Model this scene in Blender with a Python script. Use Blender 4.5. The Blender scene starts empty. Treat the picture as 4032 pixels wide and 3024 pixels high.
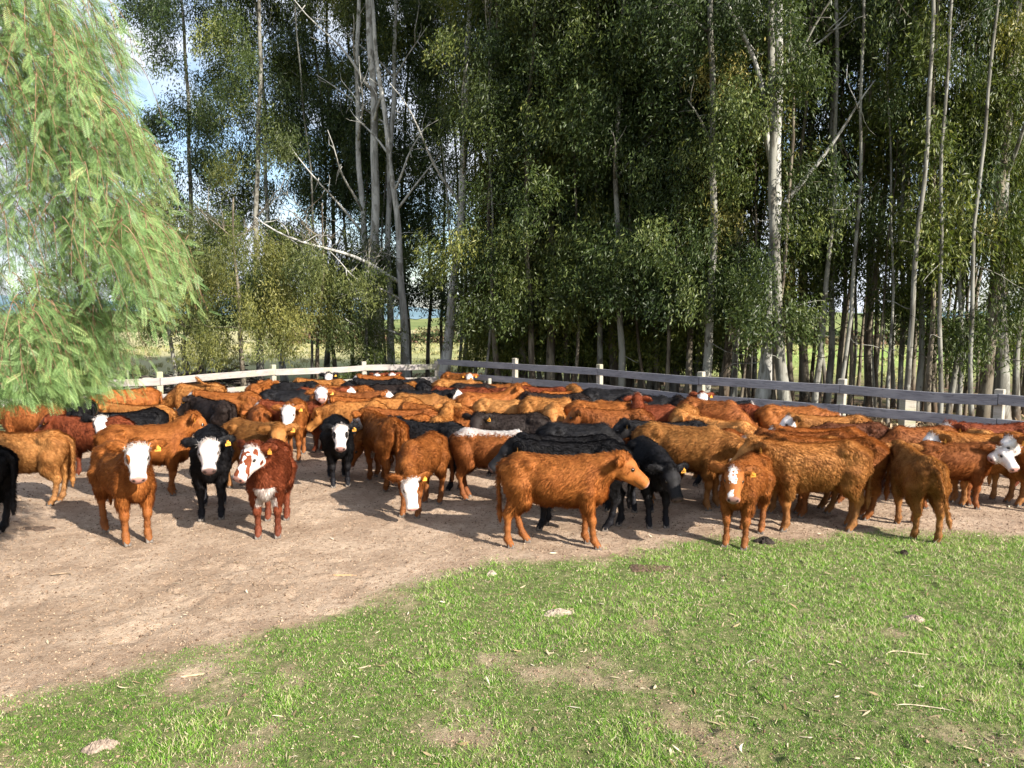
import bpy, math, random
import numpy as np
from mathutils import Matrix, Vector

R = math.radians
scene = bpy.context.scene
COL = scene.collection

# ------------------------------------------------------------------ camera
CAM_H, FPX, PITCH = 2.7, 2912.0, R(4.95)
cd = bpy.data.cameras.new("camera")
cam = bpy.data.objects.new("camera", cd)
COL.objects.link(cam)
cam.location = (0, 0, CAM_H)
cam.rotation_euler = (R(90) - PITCH, 0, 0)
cd.sensor_width = 36.0
cd.lens = 26.0
cd.clip_start = 0.05
cd.clip_end = 12000
scene.camera = cam

# ------------------------------------------------------------------ light
SUN_AZ = math.atan2(-0.68, 0.73)      # direction towards the sun, in plan
SUN_EL = R(29)
sl = bpy.data.lights.new("sun", 'SUN')
sl.energy = 5.0
sl.angle = R(0.53)
sl.color = (1.0, 0.93, 0.82)
sun = bpy.data.objects.new("sun", sl)
COL.objects.link(sun)
sd = Vector((math.cos(SUN_AZ) * math.cos(SUN_EL), math.sin(SUN_AZ) * math.cos(SUN_EL), math.sin(SUN_EL)))
sun.rotation_euler = sd.to_track_quat('Z', 'Y').to_euler()
sun.location = (8, -8, 20)

world = bpy.data.worlds.new("World")
scene.world = world
world.use_nodes = True
wt = world.node_tree
wt.nodes.clear()
wo = wt.nodes.new('ShaderNodeOutputWorld')
wb = wt.nodes.new('ShaderNodeBackground')
sky = wt.nodes.new('ShaderNodeTexSky')
sky.sky_type = 'NISHITA'
sky.sun_disc = False
sky.sun_elevation = SUN_EL
sky.sun_rotation = math.pi / 2 - SUN_AZ
tc = wt.nodes.new('ShaderNodeTexCoord')
mp = wt.nodes.new('ShaderNodeMapping')
mp.inputs['Scale'].default_value = (1, 1, 2.2)
nz = wt.nodes.new('ShaderNodeTexNoise')
nz.inputs['Scale'].default_value = 3.1
nz.inputs['Detail'].default_value = 9
nz.inputs['Roughness'].default_value = 0.55
cr = wt.nodes.new('ShaderNodeValToRGB')
cr.color_ramp.elements[0].position = 0.43
cr.color_ramp.elements[1].position = 0.56
mx = wt.nodes.new('ShaderNodeMixRGB')
mx.inputs[2].default_value = (4.6, 4.9, 5.5, 1)
wt.links.new(tc.outputs['Generated'], mp.inputs[0])
wt.links.new(mp.outputs[0], nz.inputs['Vector'])
wt.links.new(nz.outputs[0], cr.inputs[0])
wt.links.new(cr.outputs[0], mx.inputs[0])
wt.links.new(sky.outputs[0], mx.inputs[1])
wt.links.new(mx.outputs[0], wb.inputs[0])
wb.inputs[1].default_value = 0.10
wt.links.new(wb.outputs[0], wo.inputs[0])

scene.view_settings.view_transform = 'Standard'
scene.view_settings.look = 'None'
scene.view_settings.gamma = 1
scene.view_settings.exposure = 1.22

cy = scene.cycles
cy.max_bounces = 6
cy.diffuse_bounces = 3
cy.glossy_bounces = 2
cy.transmission_bounces = 3
cy.transparent_max_bounces = 6
cy.caustics_reflective = False
cy.caustics_refractive = False

# ------------------------------------------------------------------ helpers
def ray(px, py):
    dx, dy = (px - 2016) / FPX, (1512 - py) / FPX
    c, s = math.cos(PITCH), math.sin(PITCH)
    return np.array((dx, c + dy * s, -s + dy * c))

def on_height(px, py, h):
    d = ray(px, py)
    t = (h - CAM_H) / d[2]
    return np.array((0, 0, CAM_H)) + t * d

def at_depth(px, py, Y):
    d = ray(px, py)
    return np.array((0, 0, CAM_H)) + d * (Y / d[1])

def link(o, parent=None):
    COL.objects.link(o)
    if parent is not None:
        o.parent = parent
    return o

def props(o, label=None, cat=None, group=None, kind=None):
    if label: o['label'] = label
    if cat: o['category'] = cat
    if group: o['group'] = group
    if kind: o['kind'] = kind
    return o

def empty(name, loc, rz=0.0, sc=1.0):
    o = bpy.data.objects.new(name, None)
    o.empty_display_size = 0.2
    o.location = loc
    o.rotation_euler = (0, 0, rz)
    o.scale = (sc, sc, sc)
    return link(o)

def mesh_np(name, verts, faces, attrs=None, smooth=True, mats=(), matidx=None):
    """verts (N,3); faces (M,k) or a list of such arrays"""
    verts = np.asarray(verts, dtype=np.float32)
    if not isinstance(faces, (list, tuple)):
        faces = [faces]
    faces = [np.asarray(f, dtype=np.int32) for f in faces if len(f)]
    me = bpy.data.meshes.new(name)
    me.vertices.add(len(verts))
    me.vertices.foreach_set('co', verts.ravel())
    loops = np.concatenate([f.ravel() for f in faces])
    counts = np.concatenate([np.full(len(f), f.shape[1], dtype=np.int32) for f in faces])
    starts = np.concatenate(([0], np.cumsum(counts)[:-1])).astype(np.int32)
    me.loops.add(len(loops))
    me.loops.foreach_set('vertex_index', loops)
    me.polygons.add(len(counts))
    me.polygons.foreach_set('loop_start', starts)
    if matidx is not None:
        me.polygons.foreach_set('material_index', np.asarray(matidx, dtype=np.int32))
    me.update(calc_edges=True)
    me.polygons.foreach_set('use_smooth', np.full(len(counts), bool(smooth)))
    for k, v in (attrs or {}).items():
        a = me.attributes.new(k, 'FLOAT', 'POINT')
        a.data.foreach_set('value', np.asarray(v, dtype=np.float32))
    for m in mats:
        me.materials.append(m)
    return me

def obj(name, me, parent=None):
    return link(bpy.data.objects.new(name, me), parent)

class Geo:
    """collects pieces into one mesh"""
    def __init__(self):
        self.v, self.f, self.n, self.a = [], [], 0, []
    def add(self, v, f, a=0.0):
        v = np.asarray(v, dtype=np.float32).reshape(-1, 3)
        self.v.append(v)
        self.f.append(np.asarray(f, dtype=np.int32) + self.n)
        self.a.append(np.broadcast_to(np.asarray(a, dtype=np.float32), (len(v),)))
        self.n += len(v)
    def mesh(self, name, mats=(), smooth=True, attr='rn'):
        return mesh_np(name, np.concatenate(self.v), self.f, {attr: np.concatenate(self.a)}, smooth, mats)
    def tube(self, pts, rad, n=8, a=0.0, cap=True):
        pts = np.asarray(pts, dtype=float)
        rad = np.broadcast_to(np.asarray(rad, dtype=float), (len(pts),))
        t = np.gradient(pts, axis=0)
        t /= np.linalg.norm(t, axis=1)[:, None] + 1e-9
        ref = np.array((0, 1.0, 0)) if abs(t[0][1]) < 0.8 else np.array((1.0, 0, 0))
        u = np.cross(t, ref); u /= np.linalg.norm(u, axis=1)[:, None] + 1e-9
        w = np.cross(t, u)
        ang = np.linspace(0, 2 * np.pi, n, endpoint=False)
        ring = u[:, None, :] * np.cos(ang)[None, :, None] + w[:, None, :] * np.sin(ang)[None, :, None]
        v = pts[:, None, :] + ring * rad[:, None, None]
        m = len(pts)
        i = np.arange(m - 1)[:, None] * n
        j = np.arange(n)[None, :]
        j2 = (j + 1) % n
        f = np.stack([i + j, i + j2, i + n + j2, i + n + j], axis=-1).reshape(-1, 4)
        self.add(v.reshape(-1, 3), f, a)
        if cap:
            k = self.n - m * n
            self.f.append(np.array([[k + q for q in range(n)][::-1]], dtype=np.int32))
            self.f.append(np.array([[self.n - n + q for q in range(n)]], dtype=np.int32))
    def box(self, c, size, ax=None, bev=0.0, a=0.0):
        """bevelled box with axes ax (3x3 rows)"""
        hx, hy, hz = [s / 2 for s in size]
        b = min(bev, hx * .9, hy * .9, hz * .9)
        ax = np.eye(3) if ax is None else np.asarray(ax, dtype=float)
        prof = [(-hy + b, -hz), (hy - b, -hz), (hy, -hz + b), (hy, hz - b), (hy - b, hz), (-hy + b, hz), (-hy, hz - b), (-hy, -hz + b)] if b > 0 else [(-hy, -hz), (hy, -hz), (hy, hz), (-hy, hz)]
        n = len(prof)
        L = []
        for x, sh in ((-hx, b), (-hx + b, 0), (hx - b, 0), (hx, b)) if b > 0 else ((-hx, 0), (hx, 0)):
            for (y, z) in prof:
                L.append((x, y * (1 - sh / hy), z * (1 - sh / hz)))
        v = np.array(L) @ ax + np.asarray(c)
        m = len(L) // n
        F = [[r * n + k, r * n + (k + 1) % n, (r + 1) * n + (k + 1) % n, (r + 1) * n + k] for r in range(m - 1) for k in range(n)]
        base = self.n
        self.add(v, np.array(F), a)
        self.f.append(np.array([[base + k for k in range(n)][::-1]], dtype=np.int32))
        self.f.append(np.array([[base + (m - 1) * n + k for k in range(n)]], dtype=np.int32))

_lat = {}
def vnoise(x, y, scale, seed=0):
    """smooth value noise 0..1"""
    if seed not in _lat:
        _lat[seed] = np.random.default_rng(1000 + seed).random((256, 256))
    L = _lat[seed]
    x = np.asarray(x) / scale + 1000.37; y = np.asarray(y) / scale + 1000.71
    xi = np.floor(x).astype(int); yi = np.floor(y).astype(int)
    fx = x - xi; fy = y - yi
    fx = fx * fx * (3 - 2 * fx); fy = fy * fy * (3 - 2 * fy)
    a = L[xi % 256, yi % 256]; b = L[(xi + 1) % 256, yi % 256]
    c = L[xi % 256, (yi + 1) % 256]; d = L[(xi + 1) % 256, (yi + 1) % 256]
    return (a * (1 - fx) + b * fx) * (1 - fy) + (c * (1 - fx) + d * fx) * fy

def fbm(x, y, scale, seed=0, oct=4):
    s, a, t = 0, 1.0, 0
    for o in range(oct):
        s = s + a * vnoise(x, y, scale / 2 ** o, seed + o); t += a; a *= 0.5
    return s / t

def sstep(a, b, x):
    t = np.clip((x - a) / (b - a), 0, 1)
    return t * t * (3 - 2 * t)

# ------------------------------------------------------------------ materials
class NT:
    def __init__(self, name):
        self.m = bpy.data.materials.new(name)
        self.m.use_nodes = True
        self.t = self.m.node_tree
        self.t.nodes.clear()
        self.out = self.t.nodes.new('ShaderNodeOutputMaterial')
    def n(self, kind, **kw):
        nd = self.t.nodes.new(kind)
        for k, v in kw.items():
            setattr(nd, k, v)
        return nd
    def put(self, sock, v):
        if v is None: return
        if isinstance(v, bpy.types.NodeSocket):
            self.t.links.new(v, sock)
        elif isinstance(v, (tuple, list)) and len(v) == 3 and sock.type == 'RGBA':
            sock.default_value = (*v, 1)
        else:
            sock.default_value = v
    def noise(self, scale, detail=4, rough=0.55, vec=None, out=0, dist=0.0):
        nd = self.n('ShaderNodeTexNoise')
        nd.inputs['Scale'].default_value = scale
        nd.inputs['Detail'].default_value = detail
        nd.inputs['Roughness'].default_value = rough
        nd.inputs['Distortion'].default_value = dist
        self.put(nd.inputs['Vector'], vec)
        return nd.outputs[out]
    def mapping(self, vec, scale=(1, 1, 1), loc=(0, 0, 0)):
        nd = self.n('ShaderNodeMapping')
        self.put(nd.inputs[0], vec)
        nd.inputs['Scale'].default_value = scale
        nd.inputs['Location'].default_value = loc
        return nd.outputs[0]
    def ramp(self, fac, *stops):
        nd = self.n('ShaderNodeValToRGB')
        e = nd.color_ramp.elements
        while len(e) < len(stops): e.new(0.5)
        for el, (p, c) in zip(e, stops):
            el.position = p
            el.color = (*c, 1) if isinstance(c, tuple) else (c, c, c, 1)
        self.put(nd.inputs[0], fac)
        return nd.outputs[0]
    def mix(self, fac, a, b, mode='MIX'):
        nd = self.n('ShaderNodeMixRGB', blend_type=mode)
        self.put(nd.inputs[0], fac); self.put(nd.inputs[1], a); self.put(nd.inputs[2], b)
        return nd.outputs[0]
    def math(self, op, a, b=None, clamp=False):
        nd = self.n('ShaderNodeMath', operation=op, use_clamp=clamp)
        self.put(nd.inputs[0], a)
        if b is not None: self.put(nd.inputs[1], b)
        return nd.outputs[0]
    def attr(self, name, kind='GEOMETRY'):
        nd = self.n('ShaderNodeAttribute', attribute_name=name, attribute_type=kind)
        return nd.outputs['Fac']
    def coord(self, o='Object'):
        return self.n('ShaderNodeTexCoord').outputs[o]
    def pos(self):
        return self.n('ShaderNodeNewGeometry').outputs['Position']
    def bump(self, h, strength=0.5, dist=0.02):
        nd = self.n('ShaderNodeBump')
        nd.inputs['Strength'].default_value = strength
        nd.inputs['Distance'].default_value = dist
        self.put(nd.inputs['Height'], h)
        return nd.outputs[0]
    def principled(self, col, rough=0.8, spec=0.3, normal=None, sheen=0.0):
        p = self.n('ShaderNodeBsdfPrincipled')
        self.put(p.inputs['Base Color'], col)
        self.put(p.inputs['Roughness'], rough)
        p.inputs['Specular IOR Level'].default_value = spec
        if sheen:
            p.inputs['Sheen Weight'].default_value = sheen
            p.inputs['Sheen Roughness'].default_value = 0.4
        self.put(p.inputs['Normal'], normal)
        return p.outputs[0]
    def done(self, sh):
        self.t.links.new(sh, self.out.inputs[0])
        return self.m

def leaf_material(name, dark, light, tip, transl=0.28, rough=0.45, spec=0.35, var=True):
    q = NT(name)
    rn = q.attr('rn')
    c = q.ramp(rn, (0.0, dark), (0.62, light), (1.0, tip))
    if var:
        oi = q.n('ShaderNodeObjectInfo')
        c = q.mix(1.0, c, q.ramp(oi.outputs['Random'], (0, (0.48, 0.56, 0.54)), (0.45, (0.72, 0.76, 0.68)), (0.8, (0.92, 0.88, 0.70)), (1, (1.08, 0.95, 0.76))), 'MULTIPLY')
    d = q.principled(c, rough, spec)
    tr = q.n('ShaderNodeBsdfTranslucent')
    q.put(tr.inputs[0], q.mix(1.0, c, (1.25, 1.35, 0.75), 'MULTIPLY'))
    ms = q.n('ShaderNodeMixShader')
    ms.inputs[0].default_value = transl
    q.t.links.new(d, ms.inputs[1]); q.t.links.new(tr.outputs[0], ms.inputs[2])
    return q.done(ms.outputs[0])
# ------------------------------------------------------------------ ground
BX = np.array([-40, -9, -4.6, -3.53, -2.67, -1.7, -1.1, -0.2, 1.4, 2.56, 4.7, 6.3, 9, 40])
BY = np.array([3.0, 3.4, 4.5, 5.1, 6.05, 6.9, 7.7, 8.35, 8.5, 9.0, 9.3, 9.1, 8.6, 8.0])
FL = [(-16.2, 16.6), (-12.6, 17.6), (-8.93, 18.7), (-7.17, 22.3), (-4.8, 24.06), (-2.5, 24.6)]
FR = [(-2.5, 24.7), (0.03, 22.2), (2.31, 19.9), (4.32, 17.0), (6.64, 14.9), (8.46, 12.8), (10.5, 10.5), (12.4, 8.2)]

def fence_y(x):
    L = np.array(FL + FR[1:])
    return np.interp(x, L[:, 0], L[:, 1])

def grassiness(x, y):
    """0 bare dirt .. 1 good grass"""
    b = np.interp(x, BX, BY) + 0.9 * (fbm(x, y, 1.3, 3) - 0.5) + 0.35 * (vnoise(x, y, 0.22, 8) - 0.5)
    near = sstep(-0.15, 0.45, b - y)
    patch = fbm(x, y, 0.75, 11, 3)
    right = np.clip((x + 1.0) / 5.0, 0, 1)
    near = near * np.clip(sstep(0.20, 0.58, patch + 0.01 + 0.24 * right + .16 * (vnoise(x, y, .13, 12) - .5)), 0, 1)
    fy = fence_y(x)
    out = sstep(-0.9, 0.5, y - fy) * sstep(0.36, 0.5, fbm(x, y, 1.6, 21, 3) + 0.1)
    return np.clip(near + out, 0, 1)

def clod(x, y):
    h = 0.030 * (fbm(x, y, 1.1, 31, 3) - 0.5) + 0.020 * (fbm(x, y, 0.16, 41, 3) - 0.5)
    h = h + 0.028 * sstep(0.66, 0.9, vnoise(x, y, 0.11, 51)) * vnoise(x, y, 0.9, 52)
    h = h - 0.024 * sstep(0.70, 0.84, vnoise(x, y, 0.15, 53)) * sstep(.3, .7, vnoise(x, y, 1.7, 54))
    return h

def axis(lo, hi, step, far_lo, far_hi, grow=1.22):
    mid = list(np.arange(lo, hi + step * .5, step))
    a, s = lo, step
    left = []
    while a > far_lo:
        s *= grow; a -= s; left.append(a)
    b, s = mid[-1], step
    right = []
    while b < far_hi:
        s *= grow; b += s; right.append(b)
    return np.array(left[::-1] + mid + right)

def ground_z(x, y):
    near = 1 - sstep(11, 14, np.maximum(y, np.abs(x) * 1.2))
    z = clod(x, y) * near
    # the paddock beyond the trees drops away very gently, then hills rise
    z = z - 0.0 * x
    d = np.hypot(x, y)
    z = z - 1.6 * sstep(60, 160, d)
    return z

def build_ground():
    xs = axis(-6.5, 8.5, 0.045, -6000, 6000)
    ys = axis(4.1, 11.0, 0.045, -3000, 7000)
    X, Y = np.meshgrid(xs, ys)
    x, y = X.ravel(), Y.ravel()
    z = ground_z(x, y)
    g = grassiness(x, y)
    nx, ny = len(xs), len(ys)
    i = np.arange(ny - 1)[:, None] * nx; j = np.arange(nx - 1)[None, :]
    f = np.stack([i + j, i + j + 1, i + nx + j + 1, i + nx + j], -1).reshape(-1, 4)
    q = NT("ground_soil")
    P = q.pos()
    gr = q.attr('g')
    n1 = q.noise(1.3, 5, 0.6, P)
    n2 = q.noise(14, 6, 0.7, P)
    n3 = q.noise(70, 4, 0.7, P)
    dirt = q.ramp(n2, (0.25, (0.17, 0.108, 0.072)), (0.43, (0.44, 0.315, 0.225)), (0.70, (0.62, 0.475, 0.355)))
    dirt = q.mix(q.ramp(n3, (0.45, 0.0), (0.7, 0.55)), dirt, (0.52, 0.42, 0.31))
    dirt = q.mix(q.ramp(n3, (0.28, 0.7), (0.42, 0.0)), dirt, (0.09, 0.055, 0.035))
    dirt = q.mix(q.ramp(n1, (0.40, 0.55), (0.62, 0.0)), dirt, (0.24, 0.155, 0.10))
    dirt = q.mix(q.ramp(q.noise(4.5, 5, 0.7, P), (0.60, 0.0), (0.68, 0.6)), dirt, (0.16, 0.105, 0.07))
    gsoil = q.ramp(n2, (0.3, (0.07, 0.095, 0.03)), (0.52, (0.16, 0.18, 0.065)), (0.72, (0.36, 0.30, 0.18)))
    gfield = q.ramp(q.noise(0.9, 7, 0.7, P), (0.3, (0.13, 0.17, 0.045)), (0.55, (0.28, 0.31, 0.10)), (0.75, (0.42, 0.40, 0.19)))
    sep = q.n('ShaderNodeSeparateXYZ'); q.put(sep.inputs[0], P)
    # dry grass to the left, greener to the right
    dryf = q.math('ADD', q.math('MULTIPLY', sep.outputs[0], -0.02), q.math('SUBTRACT', q.noise(0.05, 3, 0.5, P), 0.2))
    gfield = q.mix(q.ramp(dryf, (0.1, 0.05), (0.7, 0.85)), gfield, q.ramp(n2, (0.3, (0.30, 0.27, 0.13)), (0.7, (0.50, 0.45, 0.26))))
    green = q.ramp(q.noise(0.06, 3, 0.5, P), (0.3, (0.16, 0.30, 0.05)), (0.7, (0.34, 0.44, 0.12)))
    gfield = q.mix(q.math('MULTIPLY', q.ramp(q.math('MULTIPLY', sep.outputs[1], 0.01), (0.36, 0.0), (0.5, 0.8)), q.ramp(q.math('MULTIPLY', sep.outputs[0], 0.02), (0.1, 0.0), (0.5, 1.0))), gfield, green)
    isfar = q.math('GREATER_THAN', sep.outputs[1], 34.0)
    isfar = q.ramp(q.math('MULTIPLY', sep.outputs[1], 0.01), (0.30, 0.0), (0.38, 1.0))
    c = q.mix(gr, dirt, gsoil)
    # leaf litter floor under the trees
    lit = q.ramp(q.noise(9, 5, 0.8, P), (0.35, (0.05, 0.034, 0.02)), (0.55, (0.20, 0.14, 0.085)), (0.72, (0.38, 0.29, 0.19)))
    und = q.attr('u')
    c = q.mix(und, c, q.mix(q.ramp(q.noise(0.8, 4, 0.6, P), (0.45, 0.0), (0.6, 0.75)), lit, (0.10, 0.13, 0.035)))
    c = q.mix(isfar, c, gfield)
    h = q.math('ADD', q.math('MULTIPLY', n2, 0.7), q.math('MULTIPLY', n3, 0.5))
    m = q.done(q.principled(c, 0.95, 0.15, q.bump(h, 1.0, 0.05)))
    fy = fence_y(x)
    u = sstep(0.8, 2.5, y - fy) * (1 - sstep(33, 38, y)) * sstep(-15, -9, x)
    me = mesh_np('ground', np.stack([x, y, z], 1), f, {'g': g, 'u': u}, True, (m,))
    props(obj('ground', me), 'bare trampled dirt running into short green grass', 'ground', kind='structure')

build_ground()

# ------------------------------------------------------------------ hills far away
def build_hills():
    q = NT("hill_haze_tint")
    P = q.pos()
    c = q.ramp(q.noise(0.006, 5, 0.6, P), (0.35, (0.10, 0.17, 0.20)), (0.6, (0.17, 0.25, 0.30)), (0.75, (0.26, 0.33, 0.34)))  # distance haze painted into the hill colour as a bluish tint
    m = q.done(q.principled(c, 1.0, 0.0))
    a = np.linspace(R(30), R(150), 220)
    rows = []
    for r, k in ((1500, 0), (1900, .5), (2400, 1), (3000, .75), (3800, 0)):
        hgt = k * (26 + 52 * fbm(a * 900, a * 0 + r * .01, 170, 61, 4) + 26 * np.sin(a * 3 + 1))
        rows.append(np.stack([np.cos(a) * r, np.sin(a) * r, hgt - 4], 1))
    v = np.concatenate(rows)
    n = len(a)
    i = np.arange(4)[:, None] * n; j = np.arange(n - 1)[None, :]
    f = np.stack([i + j, i + j + 1, i + n + j + 1, i + n + j], -1).reshape(-1, 4)
    props(obj('hills', mesh_np('hills', v, f, None, True, (m,))), 'low hills tinted haze-blue on the horizon beyond the paddock', 'hills', kind='structure')
    # lower, nearer rise carrying pasture
    q = NT("rise_cover")
    P = q.pos()
    c = q.ramp(q.noise(0.02, 5, 0.6, P), (0.35, (0.10, 0.14, 0.06)), (0.55, (0.20, 0.23, 0.09)), (0.75, (0.30, 0.27, 0.16)))
    m = q.done(q.principled(c, 1.0, 0.0))
    rows = []
    for r, k in ((250, 0), (420, .6), (700, 1), (1100, .6), (1450, 0)):
        hgt = k * (4 + 13 * fbm(a * 500, a * 0 + r * .1, 90, 71, 4))
        rows.append(np.stack([np.cos(a) * r, np.sin(a) * r, hgt - 3.4], 1))
    v = np.concatenate(rows)
    props(obj('pasture_rise', mesh_np('pasture_rise', v, f, None, True, (m,))), 'gentle pasture rise in front of the haze-tinted hills', 'hills', kind='structure')
build_hills()
# ------------------------------------------------------------------ fences
def wood_material(name, dark, mid, light, moss=0.0):
    q = NT(name)
    O = q.coord('Object')
    rn = q.attr('rn')
    cmb = q.n('ShaderNodeCombineXYZ'); q.put(cmb.inputs[2], q.math('MULTIPLY', rn, 37.0))
    va = q.n('ShaderNodeVectorMath', operation='ADD'); q.put(va.inputs[0], O); q.put(va.inputs[1], cmb.outputs[0])
    V = va.outputs[0]
    g = q.noise(1.0, 5, 0.65, q.mapping(V, (3, 3, 60)), dist=0.6)
    g2 = q.noise(2.2, 5, 0.6, q.mapping(V, (1, 1, 3)))
    c = q.ramp(g, (0.3, dark), (0.5, mid), (0.72, light))
    c = q.mix(q.ramp(g2, (0.42, 0.0), (0.62, 0.7)), c, light)
    c = q.mix(q.ramp(q.noise(1.0, 4, .6, q.mapping(V, (5, 5, 14))), (0.60, 0.0), (0.68, 0.7)), c, dark)
    c = q.mix(q.math('MULTIPLY', q.ramp(rn, (0, 0.0), (1, 0.5)), 1.0), c, mid)
    if moss:
        c = q.mix(q.math('MULTIPLY', q.ramp(q.noise(3, 3, 0.5, V), (0.5, 0.0), (0.65, 1.0)), moss), c, (0.30, 0.32, 0.14))
    return q.done(q.principled(c, 0.85, 0.2, q.bump(g, 0.5, 0.01)))

def oriented(a, b):
    """rows: along a->b, across, up (slanted with the rail)"""
    t = np.array(b) - np.array(a); L = np.linalg.norm(t); t = t / L
    s = np.cross((0, 0, 1.0), t); s /= np.linalg.norm(s)
    return np.stack([t, s, np.cross(t, s)]), L

PALE = wood_material("pale_beige_board", (0.17, 0.148, 0.138), (0.30, 0.27, 0.255), (0.42, 0.385, 0.37), 0.35)  # light grey-beige board colour with darker streaks
GREYW = wood_material("weathered_grey_board", (0.11, 0.108, 0.122), (0.21, 0.207, 0.228), (0.34, 0.335, 0.35))
POSTW = wood_material("post_wood", (0.20, 0.18, 0.14), (0.33, 0.30, 0.25), (0.44, 0.41, 0.36), 0.5)

def build_fence(name, pts, heights, mat, label, top, rnd, side, board_h=0.185):
    root = props(empty(name, (pts[0][0], pts[0][1], 0)), label, 'fence')
    org = np.array((pts[0][0], pts[0][1], 0.0))
    for k, (x, y) in enumerate(pts):
        if name == 'dark_board_fence' and k == 0: continue
        g = Geo()
        ax, _ = oriented((*pts[max(k - 1, 0)], 0), (*pts[min(k + 1, len(pts) - 1)], 0))
        off = ax[1] * side
        tl = rnd.uniform(-.012, .012)
        h = top + rnd.uniform(-0.03, 0.06)
        up = np.array((tl, rnd.uniform(-.012, .012), 1.0)); up /= np.linalg.norm(up)
        a2 = np.stack([up, ax[0] - up * ax[0].dot(up), ax[1]])
        g.box(np.array((x, y, h / 2 - 0.1)) - org + off * 0.085, (h + 0.2, 0.15, 0.13), a2, 0.012, rnd.random())
        obj('post', g.mesh('post', (POSTW,), False), root)
    for k in range(len(pts) - 1):
        (x0, y0), (x1, y1) = pts[k], pts[k + 1]
        for hh in heights:
            j0, j1 = rnd.uniform(-.012, .012), rnd.uniform(-.012, .012)
            a = np.array((x0, y0, hh + j0)); b = np.array((x1, y1, hh + j1))
            ax, L = oriented(a, b)
            g = Geo()
            # a board with a slight sag and wavering edges, tapering nowhere
            nseg = 12
            tt = np.linspace(0.002, 0.998, nseg + 1)
            sag = -0.034 * np.sin(np.pi * tt) * rnd.random() + 0.006 * np.sin(tt * 7 + rnd.random() * 6)
            w = board_h / 2 * (1 + 0.04 * np.sin(tt * 5 + rnd.random() * 6))
            th = 0.018
            V = []
            for t_, s_, w_ in zip(tt, sag, w):
                c = a + (b - a) * t_ + ax[2] * s_ - org
                for (yy, zz) in ((-th, -w_ + .006), (-th + .005, -w_), (th, -w_), (th, w_), (-th + .005, w_), (-th, w_ - .006)):
                    V.append(c + ax[1] * yy + ax[2] * zz)
            n = 6
            F = [[r * n + q, r * n + (q + 1) % n, (r + 1) * n + (q + 1) % n, (r + 1) * n + q] for r in range(nseg) for q in range(n)]
            g.add(V, F, rnd.random())
            g.f.append(np.array([[q for q in range(n)][::-1]], dtype=np.int32))
            g.f.append(np.array([[nseg * n + q for q in range(n)]], dtype=np.int32))
            obj('rail', g.mesh('rail', (mat,), False), root)
            g = Geo()
    return root

rf = random.Random(5)
build_fence('pale_board_fence', FL, (1.14, 0.73, 0.33), PALE, 'pale wooden board fence along the left and back of the yard', 1.36, rf, 1)
build_fence('dark_board_fence', FR, (1.31, 0.90, 0.50, 0.12), GREYW, 'weathered blue-grey board fence running from the back corner down the right side', 1.50, rf, 1)

# corner post, stub posts and the thin electric wire stake
def stub(name, px, Y, h, r, label, cat, tilt=0.0, square=False):
    p = at_depth(px, 1500, Y)
    g = Geo()
    if square:
        g.box((0, 0, h / 2 - .1), (h + .2, r * 2, r * 2), np.array([(0, 0, 1.0), (1, 0, 0), (0, 1, 0)]), .012, 0.6)
    else:
        g.tube([(0, 0, -.1), (tilt * .5, 0, h * .5), (tilt, 0, h - .01), (tilt, 0, h)], [r, r, r * .96, r * .8], 12, 0.7)
    o = obj(name, g.mesh(name, (POSTW,), not square))
    o.location = (p[0], p[1], 0)
    props(o, label, cat)
stub('timber_stub', 582, 18.95, 1.22, 0.10, 'short thick sawn timber stub beside the left corner post of the pale fence', 'post', square=True)
stub('fence_stake', 1925, 22.4, 0.93, 0.06, 'short round pale stake standing in front of the dark fence near its back corner', 'stake', 0.02)
stub('wire_stake', 505, 19.2, 1.45, 0.012, 'thin white electric fence rod sticking up behind the pale fence', 'rod')

# gate-end boards beyond the fence on the right: squared strainer post
stub('strainer_post', 3578, 15.1, 1.12, 0.12, 'thick squared grey strainer post behind the dark fence rails on the right', 'post', square=True)
# ------------------------------------------------------------------ eucalypts
def bark_material(name, base, pale, dark):
    q = NT(name)
    O = q.coord('Object')
    oi = q.n('ShaderNodeObjectInfo')
    rnd = oi.outputs['Random']
    cmb = q.n('ShaderNodeCombineXYZ'); q.put(cmb.inputs[0], q.math('MULTIPLY', rnd, 53.0))
    va = q.n('ShaderNodeVectorMath', operation='ADD'); q.put(va.inputs[0], O); q.put(va.inputs[1], cmb.outputs[0])
    V = va.outputs[0]
    a = q.noise(1.0, 5, 0.6, q.mapping(V, (7, 7, 0.9)), dist=0.5)
    b = q.noise(1.0, 5, 0.65, q.mapping(V, (2.2, 2.2, 0.8)), dist=0.8)
    c = q.ramp(a, (0.3, dark), (0.5, base), (0.7, pale))
    c = q.mix(q.ramp(b, (0.47, 0.0), (0.53, 0.85)), c, pale)
    c = q.mix(q.ramp(q.noise(1.0, 4, 0.6, q.mapping(V, (3, 3, 1.6))), (0.57, 0.0), (0.62, 0.8)), c, dark)
    # rough brown stocking at the foot of the trunk
    sep = q.n('ShaderNodeSeparateXYZ'); q.put(sep.inputs[0], O)
    foot = q.ramp(q.math('ADD', q.math('MULTIPLY', sep.outputs[2], 0.5), q.math('MULTIPLY', b, 0.9)), (0.45, 0.8), (0.75, 0.0))
    c = q.mix(foot, c, (0.10, 0.065, 0.042))
    return q.done(q.principled(c, 0.85, 0.2, q.bump(a, 0.6, 0.03)))

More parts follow.
